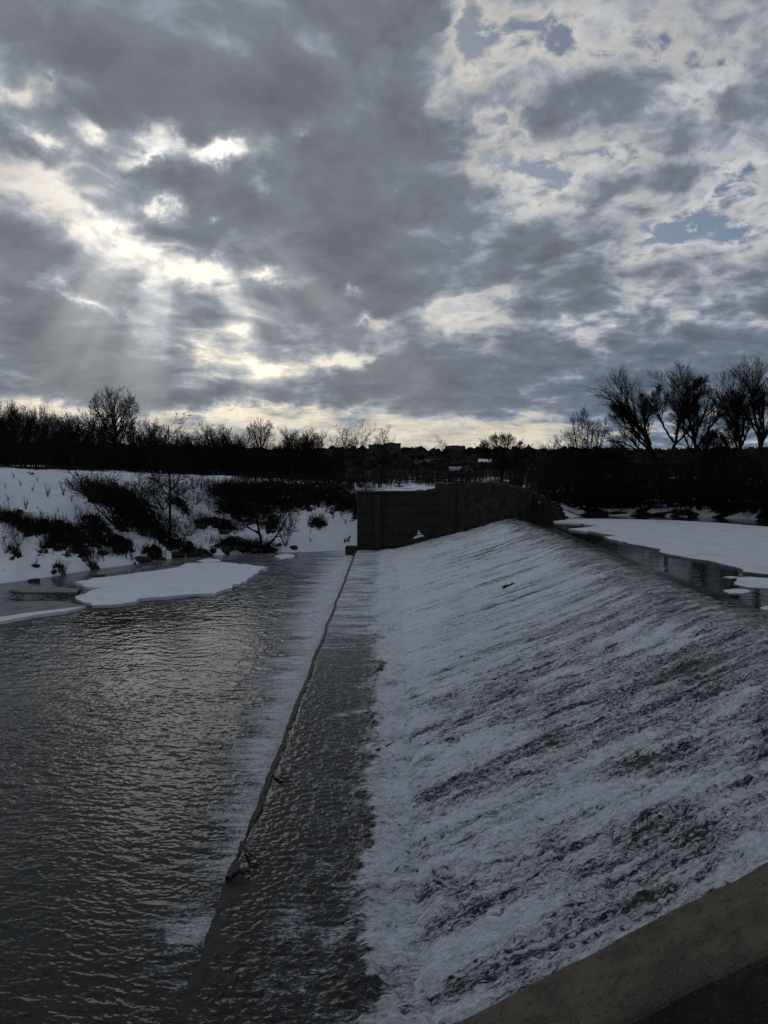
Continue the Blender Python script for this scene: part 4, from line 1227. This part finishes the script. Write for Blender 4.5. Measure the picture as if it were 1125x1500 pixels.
o = poly_prism('ice_sheet', z6([(240, 122), (330, 128), (430, 140), (330, 152), (300, 154), (400, 165), (495, 182), (440, 187), (515, 204), (590, 220), (695, 238), (670, 248), (760, 266), (912, 290), (1008, 314), (1022, 330), (1130, 340), (1500, 420), (2200, 560), (2800, 520), (2400, 240), (1700, 172), (1125, 145), (900, 127), (700, 117), (450, 112), (330, 112)], ZI), Z_UP - .08, ZI, M_ICE, seed=11, seg=.5, rag=.12)
tag(o, 'wide pale ice sheet covering the still river above the weir', 'ice sheet')
o = poly_prism('ice_floe', z6([(985, 374), (1005, 348), (1060, 346), (1140, 352), (1200, 375), (1140, 392), (1050, 388)], ZI), Z_UP - .06, Z_UP + .012, M_ICE, seed=12, seg=.2, rag=.04)
tag(o, 'larger ice floe drifting just off the ice sheet near the right edge', 'ice floe')
o = poly_prism('ice_floe', z6([(942, 400), (985, 393), (1030, 395), (1058, 404), (1020, 412), (965, 411)], ZI), Z_UP - .06, Z_UP + .012, M_ICE, seed=13, seg=.15, rag=.03)
tag(o, 'small oval ice floe in the dark water close to the weir crest', 'ice floe')
o = poly_prism('ice_floe', z6([(945, 345), (975, 342), (1008, 346), (975, 350)], ZI), Z_UP - .06, Z_UP + .008, M_ICE, seed=14, seg=.2, rag=.03)
tag(o, 'thin sliver of ice between the ice sheet and the oval floe', 'ice floe')
o = poly_prism('ice_floe', z6([(1090, 470), (1110, 464), (1150, 466), (1150, 476), (1110, 478)], ZI), Z_UP - .06, Z_UP + .008, M_ICE, seed=15, seg=.12, rag=.02)
tag(o, 'little ice floe stranded at the crest by the right edge of the photo', 'ice floe')

# ------------------------------------------------------------------ stones, driftwood, weeds
def stone_mesh(seed):
    bm = bmesh.new(); bmesh.ops.create_icosphere(bm, subdivisions=3, radius=1)
    for v in bm.verts:
        c = v.co.copy()
        k = 1 + .45 * float(fbm(np.array([c.x * 1.1 + seed * 3.1]), np.array([c.y * 1.1 + c.z * .8]), 3, 500 + seed)[0])
        v.co = Vector((c.x * k, c.y * k * .8, c.z * k * .55))
    bmesh.ops.recalc_face_normals(bm, faces=bm.faces)
    me = bpy.data.meshes.new('stone'); bm.to_mesh(me); bm.free(); me.materials.append(M_STONE)
    return me
SM = [stone_mesh(i) for i in range(5)]
rnd = random.Random(12)
def stone(kind, x, y, z, s, label, group=None):
    o = bpy.data.objects.new(kind, SM[rnd.randrange(5)]); COL.objects.link(o)
    o.location = (x, y, z); o.scale = (s * rnd.uniform(.9, 1.4), s * rnd.uniform(.8, 1.2), s * rnd.uniform(.8, 1.3)); o.rotation_euler = (rnd.uniform(-.2, .2), rnd.uniform(-.2, .2), rnd.uniform(0, 6.28))
    return tag(o, label, 'stone', group)
LST, GST = 'dark clod or stone along the snowy waterline of the left bank', 'dark stones along the left waterline'
for px, py, s in ((78, 839, .28), (136, 833, .35), (128, 809, .3), (152, 812, .4), (176, 800, .35), (210, 822, .5), (222, 812, .4), (236, 822, .45), (248, 806, .35), (262, 815, .5), (283, 812, .45), (300, 818, .5), (312, 808, .4), (330, 808, .5), (352, 806, .5), (372, 808, .5), (396, 806, .35), (52, 830, .22), (20, 812, .3), (430, 803, .3), (408, 799, .3), (340, 796, .3)):
    x, y = ground_at(px, py)
    stone('shore_stone', x, y, zland(x, y) + .1 * s, s, LST, GST)
for px, py, s, lab in ((145, 848, .45, 'dark stone standing in the still water behind the long ice shelf'), (50, 852, .3, 'small dark stone poking from the water near the left edge')):
    p = at_z(px, py, Z_POOL); stone('water_stone', p.x, p.y, Z_POOL + .05, s, lab)
def slope_pt(px, py):
    z = 1.0
    for _ in range(6):
        p = at_z(px, py, z); z = float(np.interp(p.x, PROFILE[::-1, 0], PROFILE[::-1, 1]))
    return at_z(px, py, z)
def stick(kind, pts, r, label, seed, twigs=3):
    rn = random.Random(seed); B = Branches()
    c = pts[0]
    pl = [tuple(Vector(p) - Vector(c)) for p in pts]
    fine = []
    for a, b in zip(pl[:-1], pl[1:]):
        for k in range(3):
            fine.append(tuple(a[i] + (b[i] - a[i]) * k / 3 + rn.gauss(0, r * .3) for i in range(3)))
    fine.append(pl[-1]); n = len(fine)
    B.add(fine, [r * (1 - .6 * i / (n - 1)) for i in range(n)], 7)
    for k in range(twigs):
        q = fine[rn.randrange(1, n - 1)]; d = Vector((rn.gauss(0, 1), rn.gauss(0, 1), abs(rn.gauss(.3, .4)))).normalized() * r * rn.uniform(6, 12)
        B.add([q, tuple(Vector(q) + d * .5), tuple(Vector(q) + d)], [r * .4, r * .3, r * .1], 4)
    o = link(kind, B.mesh(kind), M_WOOD); o.location = c
    return tag(o, label, 'driftwood')
S = slope_pt
def up(p, dz): return (p.x, p.y, p.z + dz)
stick('drift_log', [up(S(736, 863), .06), up(S(744, 860), .09), up(S(753, 857), .05)], .085, 'short dark log stranded high on the far part of the weir slope', 1, 0)
stick('drift_branch', [up(S(549, 1107), .12), up(S(570, 1098), .12), up(S(588, 1090), .10)], .045, 'dark branch lying across the foot of the weir slope', 2, 0)
A0 = lambda px, py, dz=.08: (*at_z(px, py, .05)[:2], .05 + dz)
stick('drift_branch', [A0(357, 1246, .05), A0(366, 1258, .10), A0(382, 1268, .06)], .035, 'curved dark branch snagged behind the apron lip near its broken end', 4, 1)
stick('drift_branch', [A0(402, 1140, .02), A0(420, 1146, .06), A0(428, 1150, .05)], .022, 'thin dark twig caught on the apron lip farther along', 5, 0)
stick('drift_log', [A0(334, 1290, .06), A0(350, 1284, .09), A0(366, 1280, .05)], .06, 'dark stump of wood wedged across the notch in the apron lip', 6, 0)

P_WEED = Branches()
rw = random.Random(8)
for k in range(9):
    a = k * 2.4; l = rw.uniform(.25, .7)
    e = (math.cos(a) * l * .35, math.sin(a) * l * .35, l)
    P_WEED.add([(0, 0, -.1), (e[0] * .4, e[1] * .4, l * .55), e], [.010, .008, .003], 3)
    for j in range(3):
        t = .5 + .15 * j; q = (e[0] * t, e[1] * t, l * t)
        P_WEED.add([q, (q[0] + .05 * math.cos(a + j * 2), q[1] + .05 * math.sin(a + j * 2), q[2] + .1)], [.006, .003], 3)
WM = P_WEED.mesh('dry_weed'); WM.materials.append(M_DRY)
LW, GW = 'tuft of dry weed stalks poking through the snow of the left bank', 'dry weed tufts on the snowy left bank'
for px, py, s in ((70, 728, 1.6), (93, 726, 1.7), (38, 746, 1.6), (30, 712, .9), (55, 706, .8), (105, 735, 1.0), (12, 735, 1.0), (112, 748, 1.0), (85, 750, .7), (125, 712, 1.2), (20, 700, .8), (8, 716, .8), (60, 756, 1.0), (250, 846, .8), (246, 850, .8), (6, 795, 1.3), (500, 757, 1.3), (488, 760, 1.3), (478, 752, 1.2), (506, 768, 1.0), (455, 795, .9), (52, 832, 1.2), (80, 838, 1.0), (48, 720, 1.0), (14, 760, .9)):
    x, y = ground_at(px, py)
    o = bpy.data.objects.new('dry_weed', WM); COL.objects.link(o)
    z = zland(x, y)
    o.location = (x, y, z); o.scale = (s,) * 3; o.rotation_euler = (0, 0, rnd.uniform(0, 6))
    tag(o, LW, 'weed', GW)

# ------------------------------------------------------------------ houses and flats on the far side
M_WHITE = plain_mat('pale_render', (.42, .42, .40, 1), (.34, .34, .33, 1), .8)
M_GREY = plain_mat('dull_render', (.07, .07, .07, 1), (.045, .045, .047, 1), .4)
M_DARKW = plain_mat('window_glass', (.01, .012, .014, 1), (.016, .018, .02, 1), 1, rough=.2)
M_ROOF = plain_mat('dark_roof', (.035, .032, .030, 1), (.02, .019, .018, 1), 1)
def house(kind, px, py, y, w, dpt, h, roof_h, rot, label, wall, roof, nwin=3):
    p = at_y(px, py, y); z = p.z
    e = empty(kind, (p.x, y, z), rot); tag(e, label, 'house')
    bm = bmesh.new(); prism_y(bm, [(-w / 2, -3), (w / 2, -3), (w / 2, h), (0, h + roof_h), (-w / 2, h)], -dpt / 2, dpt / 2); bm_obj('wall', bm, wall, e)
    bm = bmesh.new()
    k = roof_h / (w / 2); ov = .5; t = .22
    for s in (-1, 1):
        pts = [(0, h + roof_h + .03), (s * (w / 2 + ov), h - ov * k + .03), (s * (w / 2 + ov), h - ov * k + t + .03), (0, h + roof_h + t + .05)]
        prism_y(bm, pts if s > 0 else pts[::-1], -dpt / 2 - .5, dpt / 2 + .5)
    rf = bm_obj('roof', bm, roof, e)
    bm = bmesh.new(); box_bm(bm, w * .18, w * .18 + .7, -.4, .4, h + roof_h * .5, h + roof_h + .9); bm_obj('chimney', bm, M_GREY, rf)
    for j in range(nwin):
        x = -w / 2 + w * (j + .5) / nwin
        bm = bmesh.new(); box_bm(bm, x - .5, x + .5, -dpt / 2 - .04, -dpt / 2 + .1, 1.0, 2.3); bm_obj('window', bm, M_DARKW, e)
    if roof_h > 2:
        bm = bmesh.new(); box_bm(bm, -.5, .5, -dpt / 2 - .04, -dpt / 2 + .1, h + .1, h + 1.3); bm_obj('window', bm, M_DARKW, e)
    bm = bmesh.new(); box_bm(bm, w * .3, w * .3 + .95, -dpt / 2 - .05, -dpt / 2 + .1, -1.2, .85); bm_obj('door', bm, M_ROOF, e)
    return e
house('gabled_house', 683, 697, 400, 5.2, 8, 3.0, 2.4, .25, 'white gabled house among the trees below the lone tower block', M_WHITE, M_ROOF, 2)
house('gabled_house', 668, 695, 408, 7, 7, 2.2, 1.8, 1.5, 'low house with a snow-covered roof adjoining the white gabled house', M_GREY, M_SNOW, 3)
house('gabled_house', 777, 695, 420, 5.0, 7, 2.6, 3.0, .1, 'white house with a steep pointed gable in the far trees', M_WHITE, M_ROOF, 2)
house('gabled_house', 792, 694, 430, 4.2, 7, 2.2, 2.6, -.2, 'smaller grey steep-gabled house right of the pointed white one', plain_mat('grey_render', (.22, .22, .21, 1), (.17, .17, .17, 1), .8), M_ROOF, 2)
house('long_house', 710, 680, 520, 11, 8, 1.6, 1.8, 1.45, 'long low house with a snowy roof on the wooded hillside', M_GREY, M_SNOW, 3)

def block(kind, px0, px1, top, y, label, steps, wall=M_GREY, n=5):
    a, b = at_y(px0, top, y), at_y(px1, top, y)
    w = b.x - a.x; cx = (a.x + b.x) / 2; zb = zland(cx, y) - 2; H = a.z - zb
    e = empty(kind, (cx, y, zb)); tag(e, label, 'building')
    bm = bmesh.new(); box_bm(bm, -w / 2, w / 2, -7, 7, 0, H); bm_obj('wall', bm, wall, e)
    bm = bmesh.new(); box_bm(bm, -w / 2 - .25, w / 2 + .25, -7.25, 7.25, H + .005, H + .5); bm_obj('parapet', bm, M_ROOF, e)
    for (u0, u1, hh) in steps:
        bm = bmesh.new(); box_bm(bm, -w / 2 + u0 * w, -w / 2 + u1 * w, -3, 3, H + .505, H + hh); bm_obj('roof_housing', bm, M_ROOF, e)
    rr = random.Random(px0)
    for f in range(max(1, int(H / 3)) - 1):
        for k in range(n):
            x = -w / 2 + w * (k + .5) / n; z = H - 2.4 - f * 3
            bm = bmesh.new(); box_bm(bm, x - w / n * .28, x + w / n * .28, -7.06, -6.9, z, z + 1.3); bm_obj('window', bm, M_DARKW, e)
        if f > 4: break
block('apartment_block', 448, 486, 659, 700, 'low flat-roofed dark block half hidden by trees, leftmost on the skyline', [(.55, .8, 1.6)], n=6)
block('apartment_block', 494, 540, 662, 760, 'long low dark block running into the stepped tall block', [(.2, .3, 1.4), (.6, .7, 1.4)], n=7)
block('apartment_block', 540, 563, 652, 780, 'lower left half of the stepped tall apartment block on the skyline', [(.3, .6, 1.2)], n=4)
block('apartment_block', 563, 587, 650, 782, 'higher right half of the stepped tall apartment block on the skyline', [(.25, .6, 1.3)], n=4)
block('tower_block', 655, 678, 654, 820, 'lone square tower block on the skyline, in the centre of the photo', [(.25, .75, 1.1)], n=4)
block('apartment_block', 622, 649, 672, 610, 'long pale low block below the skyline, left of the lone tower', [(.4, .5, 1.2)], plain_mat('pale_panel', (.15, .15, .14, 1), (.11, .11, .11, 1), .4), n=8)
# church-like turret on the hill
p = at_y(774, 657, 850); zb = zland(p.x, 850)
e = empty('church_tower', (p.x, 850, zb)); tag(e, 'tiny pointed church tower on the wooded skyline', 'church')
bm = bmesh.new(); box_bm(bm, -3, 3, -3, 3, -2, p.z - zb); bm_obj('tower', bm, M_GREY, e)
bm = bmesh.new(); bmesh.ops.create_cone(bm, segments=8, radius1=3.6, radius2=.1, depth=5, cap_ends=True, matrix=Matrix.Translation((0, 0, p.z - zb + 2.55))); bm_obj('spire', bm, M_ROOF, e)
